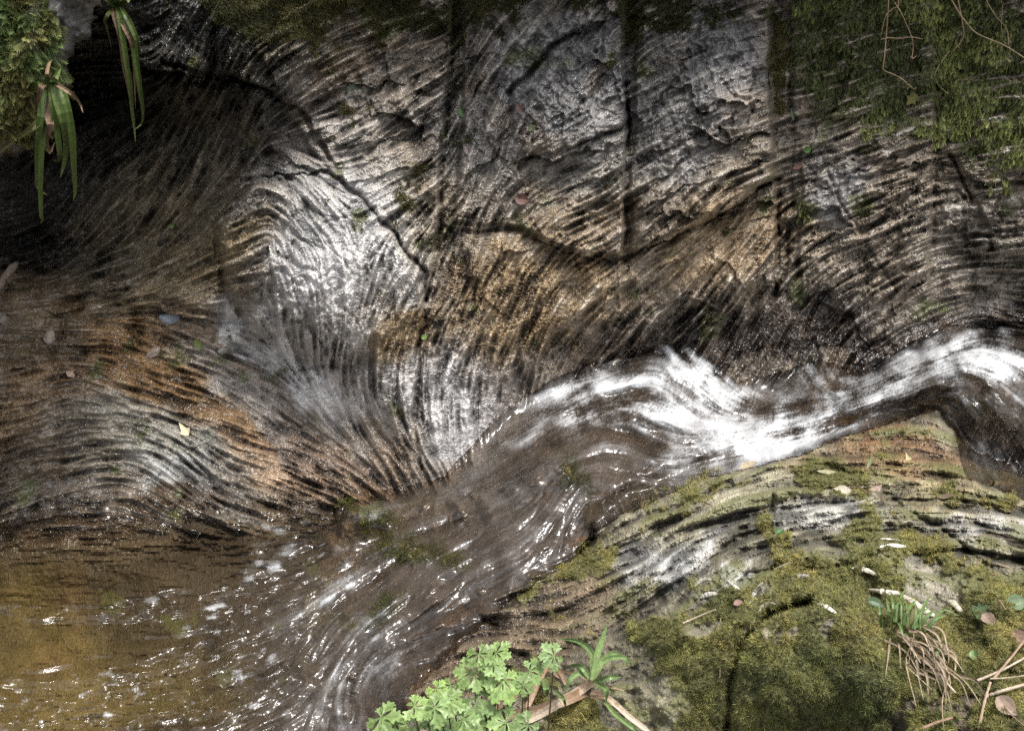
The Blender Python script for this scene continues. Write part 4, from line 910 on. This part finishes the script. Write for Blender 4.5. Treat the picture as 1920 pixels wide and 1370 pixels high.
# hanging strap-leaved tufts
GREEN, GREEN2, BROWN, TAN = (.085, .135, .03), (.13, .17, .045), (.15, .09, .055), (.30, .21, .12)
def tuft(root, y, blades, label, group='strap leaved tufts'):
    o = link('strap_leaf_tuft', None, label=label, cat='plant', group=group)
    for (kind, w, pts) in blades:
        n = len(pts)
        q = []
        for i, (a, b) in enumerate(pts):
            k = i / (n - 1)
            q.append(pt(a, b, y - .05 * math.sin(min(1, k * 1.3) * math.pi) - .02 * random.random()))
        base, tip = {'g': (GREEN, GREEN2), 'b': (BROWN, TAN), 'y': (GREEN2, (.2, .18, .07))}[kind]
        link('leaf_blade' if kind != 'b' else 'withered_blade', blade_mesh('leaf_blade', q, w * y / FOC * 1.12, base, tip if kind != 'g' else tip, .22, 16, 'grass', random.uniform(-.7, .7)), M_LEAF if kind != 'b' else M_DEAD, parent=o)
    crown = [pt(root[0] + dx, root[1] + dy, y) for dx, dy in ((-8, -14), (-3, -4), (3, 4), (6, 14))]
    link('root_crown', tube_mesh('root_crown', crown, .006, .009, (.14, .11, .06), 10, 7, .35), M_WOOD, parent=o)
    return o
tuft((96, 150), 2.2, [('g', 11, [(90, 158), (82, 182), (75, 225), (71, 273), (70, 321), (71, 353), (90, 366)]), ('g', 9, [(92, 160), (85, 225), (79, 273), (76, 337), (77, 401), (80, 411), (75, 420)]),
    ('g', 11, [(95, 150), (97, 175), (101, 205), (108, 254), (112, 289), (109, 302), (101, 300)]), ('g', 13, [(98, 144), (101, 156), (106, 186), (119, 231), (124, 273), (119, 311), (113, 334)]),
    ('g', 13, [(104, 152), (114, 167), (125, 199), (135, 250), (138, 305), (141, 356), (137, 376)]), ('y', 11, [(92, 170), (77, 221), (58, 241), (32, 260), (-6, 290)]), ('b', 9, [(90, 155), (77, 164), (72, 193), (71, 221)]),
    ('b', 12, [(92, 158), (88, 205), (95, 237), (85, 257), (93, 286), (103, 266)]), ('b', 7, [(100, 156), (109, 160), (135, 177), (149, 193), (156, 212)]), ('g', 12, [(97, 156), (103, 148), (115, 127)]), ('g', 7, [(96, 158), (71, 157), (61, 173), (48, 186)]),
    ('b', 6, [(93, 150), (88, 140), (92, 120), (98, 112)]), ('b', 6, [(100, 152), (104, 215), (100, 250)])], 'strap leaved tuft hanging from the mossy rock at far left, its longest blades reaching lowest')
tuft((222, 18), 2.5, [('g', 9, [(218, 8), (222, 24), (229, 64), (236, 112), (244, 160), (247, 199), (252, 241), (254, 266)]), ('g', 10, [(222, 10), (231, 28), (247, 71), (257, 128), (263, 173), (268, 205), (266, 231), (250, 245)]),
    ('g', 9, [(225, 14), (239, 35), (255, 71), (258, 96), (254, 154), (252, 180)]), ('b', 6, [(214, 14), (213, 29), (225, 71), (231, 122), (239, 160), (242, 183)]), ('b', 7, [(222, 18), (231, 48), (247, 83), (252, 135), (254, 205)]), ('y', 6, [(214, 16), (205, 24), (197, 38), (202, 58), (210, 93)]),
    ('g', 9, [(218, 14), (222, 0), (232, -22)]), ('g', 8, [(214, 12), (200, -2), (186, -20)]), ('y', 8, [(222, 12), (238, 2), (246, -10)]), ('g', 8, [(217, 12), (212, -6), (208, -28)])], 'narrower strap leaved tuft hanging from the top edge before the black recess')

# the lobed leafy plant at the bottom
def leaflets(c, nrm, ax, rad, colour):
    """six leaflets, each cut into pointed lobes, with raised midribs"""
    out = []
    sd0 = nrm.cross(ax).normalized()
    half = [(0, .02), (.20, .05), (.38, .12), (.50, .22), (.60, .34), (.72, .40), (.70, .24), (.76, .19), (.86, .27), (.93, .26), (.90, .12), (.96, .09), (1.06, 0)]
    for th, ln in ((0, 1.0), (50, .98), (-50, .98), (104, .86), (-104, .86), (158, .6)):
        V, F, K = [], [], []
        th += random.uniform(-9, 9); ln *= random.uniform(.85, 1.08)
        a = ax * math.cos(R(th)) + sd0 * math.sin(R(th)); s = nrm.cross(a)
        droop = random.uniform(.08, .42); g = random.uniform(.88, 1.1)
        for (x, w) in half:
            for k in (-1, -.5, 0, .5, 1):
                z = .10 * abs(k) * w * 2.2 - droop * x * x * .8 + random.uniform(-.012, .012) + .05
                V.append(c + (a * x * ln + s * (w * k * 1.02 * ln) + nrm * z) * rad)
                K.append(np.array(colour) * g * random.uniform(.9, 1.1) * (.72 if k == 0 and x < .8 else 1) * (1.0 + .12 * x))
        for i in range(len(half) - 1):
            for j in range(4):
                F.append((i * 5 + j, i * 5 + j + 1, (i + 1) * 5 + j + 1, (i + 1) * 5 + j))
        out.append(mesh_of('leaflet', V, F, K))
    return out
plant = link('lobed_leaf_plant', None, label='bright green plant of deeply lobed leaves at the bottom edge beside the boulder', cat='plant')
LV = [(790, 185, 92), (895, 178, 96), (1255, 200, 104), (1100, 290, 108), (940, 345, 112), (755, 300, 104), (620, 385, 96), (525, 400, 80), (590, 470, 96), (770, 445, 118), (510, 520, 104), (385, 515, 92), (180, 580, 104), (265, 610, 84), (370, 640, 92), (690, 590, 100), (830, 560, 96), (960, 610, 92), (1095, 625, 88), (560, 620, 96), (850, 650, 96), (1060, 380, 80), (700, 660, 90), (470, 600, 90), (640, 540, 90), (880, 250, 84)]
for i, (a, b, r) in enumerate(LV):
    u_, v_ = 660 + a * .302, 1170 + b * .302
    y_ = 1.36 - .0007 * (v_ - 1250) - (.05 * random.random())
    c = pt(u_, v_, y_)
    eye = (Vector((0, 0, CAM_H)) - c).normalized()
    nrm = (Vector((0, 0, 1)) * .75 + eye * .8 + Vector((random.uniform(-.6, .6), random.uniform(-.5, .45), 0))).normalized()
    ax = Vector((random.uniform(-1, 1), random.uniform(-1, .3), 0)); ax = (ax - nrm * ax.dot(nrm)).normalized()
    g = random.uniform(.78, 1.2); r *= random.uniform(.85, 1.18)
    foot = Vector((c.x * .75 + .0 * random.random(), c.y - .02, -.02 + .1 * random.random()))
    stalk = link('leaf_stalk', tube_mesh('leaf_stalk', [c + nrm * .001, c * .6 + foot * .4 - Vector((0, 0, .01)), foot], .0013, .0018, (.13, .09, .05), 8, 5, .05), M_LEAF, parent=plant)
    for lm in leaflets(c, nrm, ax, r * 1.16 * .302 * (c - Vector((0, 0, CAM_H))).length / FOC, (.215 * g, .315 * g, .10 * g * random.uniform(.8, 1.25))):
        link('leaflet', lm, M_LEAF, parent=stalk)

# strap plant beside it with withered straps
strap = link('strap_leaf_plant', None, label='small light green strap leaved plant with long withered tan leaves beside the lobed plant', cat='plant')
def Z6(a, b): return 660 + a * .302, 1170 + b * .302
for (w, pts, kind) in [(13, [(1490, 345), (1500, 240), (1480, 165), (1400, 105), (1268, 88)], 'g'), (13, [(1492, 340), (1520, 200), (1555, 90), (1585, 0)], 'g'), (12, [(1500, 335), (1560, 225), (1640, 180), (1735, 258)], 'g'), (10, [(1500, 300), (1590, 215), (1690, 205), (1720, 240)], 'g'),
    (11, [(1480, 335), (1420, 262), (1330, 258)], 'g'), (11, [(1480, 335), (1410, 300), (1350, 350), (1328, 410)], 'g'), (11, [(1500, 360), (1600, 330), (1675, 325)], 'g'), (11, [(1505, 362), (1575, 400), (1578, 485)], 'g'), (13, [(1190, 330), (1205, 390), (1215, 450)], 'g'), (8, [(1255, 405), (1310, 460), (1328, 515)], 'g'), (10, [(1488, 345), (1510, 250), (1530, 130)], 'g'),
    (20, [(1490, 350), (1400, 420), (1300, 478), (1190, 545), (1075, 605)], 'd'), (22, [(1450, 415), (1330, 470), (1200, 515), (960, 570)], 'e'), (15, [(1205, 255), (1170, 330), (1130, 420), (1085, 520)], 'e'), (16, [(1015, 425), (960, 470), (890, 525)], 'e'), (10, [(1265, 265), (1300, 310), (1330, 375)], 'e'), (9, [(1190, 265), (1240, 290), (1290, 330)], 'e'),
    (13, [(1480, 420), (1560, 440), (1620, 480), (1720, 570), (1845, 665)], 'd'), (7, [(1480, 450), (1580, 455), (1650, 500), (1700, 560)], 'e'), (9, [(1570, 480), (1640, 560), (1740, 640), (1790, 680)], 'g'), (6, [(1290, 285), (1400, 310), (1460, 345)], 'e'), (4, [(1560, 370), (1620, 390), (1690, 408)], 'e')]:
    q = []
    for i, (a, b) in enumerate(pts):
        uu_, vv_ = Z6(a, b)
        k = i / (len(pts) - 1)
        p0 = pt(uu_, vv_, sheet='B', lift=0)
        d = (Vector((0, 0, CAM_H)) - p0)
        q.append(p0 + d.normalized() * ((.05 + .035 * math.sin(k * math.pi)) if kind == 'g' else (.028 + .014 * math.sin(k * math.pi))))
    cols_ = {'g': ((.20, .27, .10), (.17, .27, .10)), 'd': ((.36, .26, .17), (.52, .43, .33)), 'e': ((.22, .14, .085), (.36, .25, .16))}[kind]
    link('leaf_blade' if kind == 'g' else 'withered_blade', blade_mesh('leaf_blade', q, w * 1.0e-3 * 1.0, cols_[0], cols_[1], .28 if kind == 'g' else .12, 16, 'grass' if kind == 'g' else 'strap', random.uniform(-.3, .3)), M_LEAF if kind == 'g' else M_DEAD, parent=strap)

# grass tuft with its dead skirt, right
def Z3(a, b): return 1280 + a * .3503, 890 + b * .3503
grass = link('grass_tuft', None, label='short green grass tuft with a skirt of dead straw on the boulder', cat='grass')
def over_b(uv, h):
    p0 = pt(uv[0], uv[1], sheet='B', lift=0)
    return p0 + (Vector((0, 0, CAM_H)) - p0).normalized() * h * .5 + Vector((0, 0, h * .5))
for (x0, y0, x1, y1, x2, y2, w) in [(1130, 800, 1115, 730, 1100, 672, 8), (1140, 800, 1150, 720, 1190, 650, 8), (1170, 810, 1160, 740, 1130, 690, 7), (1180, 820, 1200, 760, 1245, 715, 8), (1250, 830, 1270, 770, 1312, 690, 9), (1260, 840, 1300, 800, 1345, 775, 9), (1240, 840, 1240, 780, 1225, 730, 7), (1290, 850, 1340, 820, 1400, 805, 8), (1300, 840, 1380, 770, 1465, 808, 7), (1150, 800, 1155, 860, 1170, 930, 9), (1160, 850, 1190, 890, 1200, 905, 7), (1060, 830, 1045, 790, 1040, 740, 7), (1080, 820, 1090, 770, 1075, 710, 7), (1330, 950, 1350, 990, 1345, 1030, 7), (1210, 830, 1190, 760, 1175, 720, 7), (1270, 840, 1265, 790, 1285, 740, 7), (1110, 810, 1125, 760, 1150, 735, 6), (1225, 835, 1260, 790, 1310, 760, 7)]:
    q = [over_b(Z3(x0, y0), .012), over_b(Z3(x1, y1), .045), over_b(Z3(x2, y2), .05)]
    link('leaf_blade', blade_mesh('leaf_blade', q, w * .72e-3, (.11, .17, .05), (.17, .26, .09), .25, 9, 'grass', random.uniform(-.5, .5)), M_LEAF, parent=grass)
for i in range(64):
    k_ = random.random() ** 1.6; x0, y0 = random.uniform(1040, 1300) + 220 * k_, random.uniform(815, 900) + 240 * k_
    L_ = random.uniform(80, 300); th = R(random.choice([random.uniform(-75, -50), random.uniform(-50, -30), random.uniform(-105, -15)]))
    x2, y2 = x0 + L_ * math.cos(th), y0 - L_ * math.sin(th)
    x1, y1 = (x0 + x2) / 2 + random.uniform(-25, 45), (y0 + y2) / 2 - random.uniform(0, 45)
    q = [over_b(Z3(x0, y0), .02), over_b(Z3(x1, y1), random.uniform(.012, .035)), over_b(Z3(x2, y2), random.uniform(.004, .02))]
    g = random.uniform(.7, 1.25)
    link('straw_blade', blade_mesh('straw_blade', q, random.uniform(2.5, 6.5) * .75e-3, (.22 * g, .16 * g, .10 * g), (.36 * g, .29 * g, .20 * g), .2, 9, 'strap' if i % 3 else 'grass', random.uniform(-1.5, 1.5)), M_DEAD, parent=grass)

# sticks and straw in the lower right corner and on the rocks
TW = [([(1570, 1120), (1700, 1065), (1830, 995)], 13, (.40, .33, .25), 'pale stick slanting up to the right edge above two others'), ([(1580, 1372), (1605, 1250), (1640, 1130)], 15, (.34, .25, .17), 'upright tan stick in the lower right corner'), ([(1615, 1205), (1720, 1170), (1835, 1138)], 17, (.42, .34, .26), 'thick pale stick running to the right edge, lowest of three'),
      ([(1655, 1112), (1740, 1010), (1835, 890)], 13, (.30, .21, .14), 'steep brown stick crossing the pale sticks at the right edge'), ([(1265, 1000), (1350, 1070), (1455, 1185)], 12, (.46, .38, .29), 'pale straight straw stalk below the grass tuft'), ([(1280, 1375), (1350, 1345), (1440, 1318)], 16, (.26, .17, .11), 'short brown stick at the bottom edge below the straw'),
      ([(1640, 1110), (1730, 1105), (1835, 1092)], 8, (.36, .28, .20), 'thin dry stalk lying between the pale sticks'), ([(1690, 1210), (1740, 1290), (1835, 1375)], 8, (.22, .15, .10), 'thin dark twig bending down to the corner'), ([(1690, 690), (1720, 740)], 10, (.30, .20, .13), 'short brown twig stub beside the ivy leaves'), ([(1670, 490), (1755, 522)], 9, (.36, .28, .20), 'short pale twig lying on the moss at the right'),
      ([(1490, 352), (1650, 338), (1720, 358), (1785, 372)], 5, (.20, .14, .10), 'thin curved twig across the pale banded rock at right'), ([(0, 800), (60, 775), (130, 745), (175, 728)], 9, (.42, .34, .26), 'pale bent twig on the mossy boulder\'s left shoulder'), ([(930, 55), (985, 100), (1045, 135)], 6, (.20, .13, .09), 'dark twig beside the dead leaves on the boulder top'), ([(890, 72), (950, 72), (1010, 66)], 7, (.44, .36, .28), 'flat pale straw on the boulder top'), ([(200, 1040), (198, 1090)], 4, (.40, .34, .24), 'short pale needle standing on the dark moss front')]
for (pts, w, c, lb) in TW:
    q = [over_b(Z3(a, b), .018 if a > 1200 else .008) for a, b in pts]
    r = w * .3503 * .5 / FOC * (q[0] - Vector((0, 0, CAM_H))).length
    me = tube_mesh('twig', q, r, r * .75, c, 16, 7, .14)
    link('twig', me, M_WOOD, label=lb, cat='twig', group='twigs and dry stalks on the boulder')

# pale quartz ridges standing out of the boulder
for (pts, w, c) in [([(1000, 615), (1080, 628), (1180, 655), (1290, 725), (1345, 755)], 44, (.62, .57, .48)), ([(905, 500), (960, 505), (1040, 535)], 36, (.62, .58, .48)), ([(1055, 388), (1120, 380), (1195, 388)], 30, (.70, .68, .63)), ([(990, 352), (1080, 345), (1160, 352)], 15, (.60, .57, .50)), ([(705, 690), (760, 705), (820, 742)], 30, (.60, .56, .48)),
                    ([(495, 505), (560, 480), (640, 458)], 17, (.52, .50, .45)), ([(580, 560), (620, 545), (675, 545)], 34, (.36, .345, .31)), ([(358, 712), (380, 640), (430, 575)], 30, (.42, .40, .36)), ([(1420, 680), (1450, 690), (1490, 735)], 40, (.45, .41, .33)), ([(60, 600), (100, 570), (150, 560)], 34, (.36, .34, .29)), ([(90, 660), (140, 640), (190, 640)], 36, (.38, .36, .31)), ([(410, 730), (440, 700), (490, 690)], 34, (.34, .30, .25)), ([(240, 565), (280, 600), (300, 610)], 24, (.5, .47, .4))]:
    q = [over_b(Z3(a, b), .002) for a, b in pts]
    r = w * .3503 * .5 / FOC * (q[0] - Vector((0, 0, CAM_H))).length
    me = tube_mesh('quartz_ridge', [q[0]] + q[1:], r * .75, r, c, 18, 9, .22)
    co = np.empty(len(me.vertices) * 3, F32); me.vertices.foreach_get('co', co); co = co.reshape(-1, 3)
    k = np.repeat(np.sin(np.linspace(.12, 3.0, 19)) ** .5, 9)
    ax_ = np.array(catmull(q, 18)).repeat(9, 0)
    co = ax_ + (co - ax_) * k[:, None] * np.array([1, 1, .75]); me.vertices.foreach_set('co', co.ravel().astype(F32)); me.update()
    link('quartz_ridge', me, M_DEAD, parent=slab)

# trailing creeper stems, upper right
def Z5(a, b): return 1440 + a * .25, b * .25
CREEP = [([(905, -20), (900, 100), (885, 280), (875, 420), (865, 520), (930, 555), (1000, 590), (1090, 665), (1110, 660)], 8, 'long pale creeper stem kinked to the right above the yellow ivy leaf'), ([(950, 20), (1000, 100), (1050, 210), (1080, 290), (1088, 370), (1080, 440), (1115, 420)], 7, 'thin creeper stem with a hooked tip right of the ivy leaf'), ([(848, 297), (900, 285), (1000, 288), (1080, 280), (1160, 294)], 7, 'level creeper stem crossing the two hanging ones'),
         ([(1370, -10), (1450, 120), (1550, 240), (1650, 290), (1780, 345), (1930, 440)], 9, 'longest creeper stem slanting down to the right edge'), ([(1425, -10), (1460, 180), (1465, 280), (1400, 370), (1340, 410), (1250, 560), (1280, 640), (1350, 705)], 7, 'creeper stem bent like a bow with small leaves'), ([(980, -10), (975, 50), (930, 70), (880, 130), (850, 260)], 6, 'short curling creeper stem at the top edge'), ([(1760, 40), (1750, 180), (1760, 290)], 5, 'thin straight creeper stem hanging near the right corner'), ([(1630, -10), (1700, 110), (1790, 220), (1805, 340)], 5, 'thin creeper stem left of the corner stem')]
for (pts, w, lb) in CREEP:
    q = []
    for a, b in pts:
        uu_, vv_ = Z5(a, b)
        p0, n0 = on1('A', uu_, vv_)
        q.append(p0 + (Vector((0, 0, CAM_H)) - p0).normalized() * random.uniform(.045, .062))
    me = tube_mesh('creeper_stem', q, w * .25 * .5 / FOC * 3.2, w * .25 * .4 / FOC * 3.2, (.34, .24, .15), 40, 6, .12)
    link('creeper_stem', me, M_WOOD, label=lb, cat='creeper', group='creeper stems over the hanging moss')

G1, G2, YL, RED, PALE = (.09, .19, .05), (.17, .27, .10), (.32, .30, .07), (.19, .085, .065), (.55, .45, .30)
for args in [
    ('ivy_leaf', 'A', 1695, 58, 30, -120, 'ivy', (.11, .20, .11), 'pointed blue green ivy leaf among the creeper stems', 'leaf', M_LEAF), ('ivy_leaf', 'A', 1710, 188, 30, -140, 'ivy', YL, 'yellow ivy leaf at the end of the kinked creeper stem', 'leaf', M_LEAF), ('ivy_leaf', 'A', 1777, 152, 24, -60, 'ivy', (.13, .21, .11), 'pale ivy leaf inside the bow shaped creeper', 'leaf', M_LEAF), ('ivy_leaf', 'A', 1809, 165, 22, -80, 'ivy', (.20, .28, .17), 'small grey green ivy leaf right of the bow shaped creeper', 'leaf', M_LEAF),
    ('ivy_leaf', 'A', 1792, 92, 16, -40, 'ivy', (.20, .27, .16), 'tiny ivy leaf at the bend of the creeper', 'leaf', M_LEAF), ('ivy_leaf', 'A', 1855, 204, 22, -50, 'ivy', (.22, .33, .15), 'light ivy leaf in the bright moss streamer', 'leaf', M_LEAF), ('round_leaf', 'A', 1880, 235, 26, -70, 'broad', (.08, .17, .10), 'dark round leaf at the right edge', 'leaf', M_LEAF), ('round_leaf', 'A', 1887, 249, 22, 30, 'broad', (.19, .31, .08), 'bright round leaf below the dark one at the right edge', 'leaf', M_LEAF),
    ('fallen_leaf', 'A', 1482, 132, 34, 80, 'broad', (.22, .13, .11), 'pinkish brown dead leaf at the mossy joint', 'leaf'), ('fallen_leaf', 'A', 1515, 278, 20, 40, 'broad', (.12, .28, .06), 'small bright green leaf under the hanging moss', 'leaf', M_LEAF), ('fallen_leaf', 'A', 1500, 312, 30, 15, 'oval', (.24, .13, .10), 'reddish brown leaf on the grey face below the moss', 'leaf'), ('fallen_leaf', 'A', 1488, 214, 30, 95, 'slim', (.14, .20, .07), 'narrow green leaf hanging in the mossy joint', 'leaf', M_LEAF),
    ('fallen_leaf', 'A', 868, 211, 30, -65, 'oval', (.10, .20, .06), 'dark green leaf stuck beside the long vertical joint', 'leaf', M_LEAF), ('fallen_leaf', 'A', 1000, 242, 30, 8, 'oval', (.28, .33, .12), 'light green leaf lying level on the grey slab', 'leaf', M_LEAF), ('fallen_leaf', 'A', 976, 206, 34, -60, 'oval', (.14, .075, .06), 'reddish crumpled leaf on the grey slab', 'leaf'), ('fallen_leaf', 'A', 980, 374, 36, -15, 'broad', (.15, .06, .045), 'dark red brown leaf above the brown block', 'leaf'),
    ('fallen_leaf', 'A', 662, 165, 26, 60, 'ivy', (.16, .24, .13), 'pale green starry leaf on the tan slab', 'leaf', M_LEAF), ('fallen_leaf', 'A', 878, 285, 24, -70, 'oval', (.20, .14, .13), 'faded mauve leaf in the shady recess', 'leaf'), ('fallen_leaf', 'A', 797, 632, 17, 30, 'broad', (.24, .35, .08), 'tiny bright leaf caught low in the long joint', 'leaf', M_LEAF), ('fallen_leaf', 'A', 322, 421, 16, 20, 'broad', (.22, .30, .07), 'small yellow green leaf on the dark swirled rock', 'leaf', M_LEAF),
    ('fallen_leaf', 'A', 422, 388, 20, 55, 'slim', (.25, .29, .12), 'slender pale leaf on the upper edge of the swirl', 'leaf', M_LEAF), ('fallen_leaf', 'A', 304, 459, 24, -40, 'broad', (.03, .025, .02), 'black rotted leaf on the dark swirled rock', 'leaf'), ('fallen_leaf', 'A', 372, 643, 36, -85, 'oval', (.25, .33, .07), 'yellow green leaf on the orange chute', 'leaf', M_LEAF), ('fallen_leaf', 'A', 345, 806, 40, 125, 'kite', (.70, .60, .36), 'pale yellow leaf lying on the brown chute', 'leaf'),
    ('fallen_leaf', 'B', 1403, 876, 46, 25, 'oval', (.45, .36, .22), 'pale dry leaf at the crest of the boulder beside the water', 'leaf'), ('fallen_leaf', 'B', 1580, 922, 46, -10, 'oval', (.52, .45, .33), 'cream folded leaf on the boulder top', 'leaf'), ('fallen_leaf', 'B', 1640, 912, 34, 30, 'broad', (.38, .26, .18), 'tan crumpled leaf beside the twigs on the boulder top', 'leaf'), ('fallen_leaf', 'B', 1550, 887, 44, -12, 'slim', (.40, .37, .20), 'long olive leaf lying on the boulder top moss', 'leaf'), ('fallen_leaf', 'B', 1630, 868, 34, 65, 'slim', (.22, .25, .08), 'curled green leaf standing beside the brown rock', 'leaf', M_LEAF),
    ('fallen_leaf', 'B', 1701, 860, 24, 100, 'kite', (.48, .44, .22), 'small pale leaf on the brown wet rock', 'leaf'), ('fallen_leaf', 'B', 1461, 1000, 24, 40, 'broad', (.05, .17, .03), 'deep green leaf growing from a crack in the boulder', 'leaf', M_LEAF), ('fallen_leaf', 'B', 1775, 932, 46, -8, 'slim', (.22, .16, .09), 'narrow brown leaf on the banded rock at right', 'leaf'), ('round_leaf', 'B', 1640, 1138, 42, -30, 'broad', (.05, .12, .03), 'dark green broad leaf left of the grass tuft', 'leaf', M_LEAF),
    ('ivy_leaf', 'B', 1846, 1145, 40, 20, 'ivy', (.14, .22, .09), 'ivy leaf growing among moss at the right edge', 'leaf', M_LEAF), ('round_leaf', 'B', 1905, 1132, 46, 10, 'broad', (.20, .29, .14), 'pale round leaf at the right edge above the dead leaf', 'leaf', M_LEAF), ('round_leaf', 'B', 1829, 1232, 26, -70, 'broad', (.15, .26, .07), 'small round green leaf above the sticks', 'leaf', M_LEAF), ('fallen_leaf', 'B', 1912, 1200, 44, -30, 'broad', (.26, .15, .10), 'brown dead leaf at the right edge beside the sticks', 'leaf'), ('fallen_leaf', 'B', 1885, 1325, 50, -50, 'broad', (.34, .24, .17), 'curled tan leaf among the sticks in the corner', 'leaf'), ('fallen_leaf', 'B', 1386, 1133, 22, 10, 'broad', (.38, .22, .17), 'small pink brown leaf among grey stones in the moss', 'leaf'), ('fallen_leaf', 'B', 1855, 1165, 36, -60, 'broad', (.30, .20, .14), 'tan leaf half under the ivy leaf', 'leaf'),
    ]:
    fallen(*args)

# a slate chip, stones and driftwood left on the chute
def chip(name, sheet, u, v, px, deg, c, label, cat, flat=.35, seed=0, stretch=2.0):
    rr = random.Random(seed)
    p, n = on1(sheet, u, v)
    ax = Vector((math.cos(R(deg)), SP * math.sin(R(deg)), CP * math.sin(R(deg)))); ax = (ax - n * ax.dot(n)).normalized(); sd = n.cross(ax)
    size = px * .5 * (p - Vector((0, 0, CAM_H))).length / FOC
    V, F, K = [], [], []
    rings = [(-1, .72), (-.35, .98), (.45, .90), (1, .62)]
    m = 9
    rad = [rr.uniform(.72, 1.15) for _ in range(m)]
    for (h, k) in rings:
        for j in range(m):
            th = 2 * math.pi * j / m
            V.append(p + (ax * math.cos(th) * rad[j] * k + sd * math.sin(th) * rad[j] * k / stretch + n * (h * flat * rr.uniform(.8, 1.1) + flat * .5)) * size)
            K.append(np.array(c) * rr.uniform(.75, 1.15))
    for i in range(3):
        for j in range(m):
            F.append((i * m + j, i * m + (j + 1) % m, (i + 1) * m + (j + 1) % m, (i + 1) * m + j))
    F += [tuple(range(m))[::-1], tuple(3 * m + j for j in range(m))]
    me = mesh_of(name, V, F, K)
    for pl in me.polygons: pl.use_smooth = False
    return link(name, me, M_WOOD, label=label, cat=cat)
chip('slate_chip', 'A', 318, 598, 44, -6, (.20, .23, .25), 'blue grey slate chip lying on the orange chute', 'stone', .3, 1)
chip('pebble', 'A', 418, 655, 20, 30, (.22, .215, .20), 'small grey stone at the top of the white streak', 'stone', .5, 2, 1.3)
chip('driftwood', 'A', 288, 660, 36, 40, (.30, .24, .20), 'grey brown scrap of driftwood on the chute', 'wood', .35, 3, 2.2)
chip('pebble', 'A', 96, 632, 34, 75, (.33, .27, .22), 'pale oblong stone at the head of the chute', 'stone', .5, 4, 1.7)
chip('driftwood', 'A', 15, 520, 66, 78, (.22, .16, .12), 'upright broken wood scrap at the left edge of the recess', 'wood', .2, 5, 4.0)
chip('pebble', 'A', 132, 700, 20, -50, (.36, .27, .20), 'small tan stone in the groove below the oblong stone', 'stone', .5, 6, 1.6)
chip('pebble', 'A', 8, 600, 34, 0, (.20, .17, .14), 'brown stone at the far left edge by the driftwood', 'stone', .5, 7, 1.4)
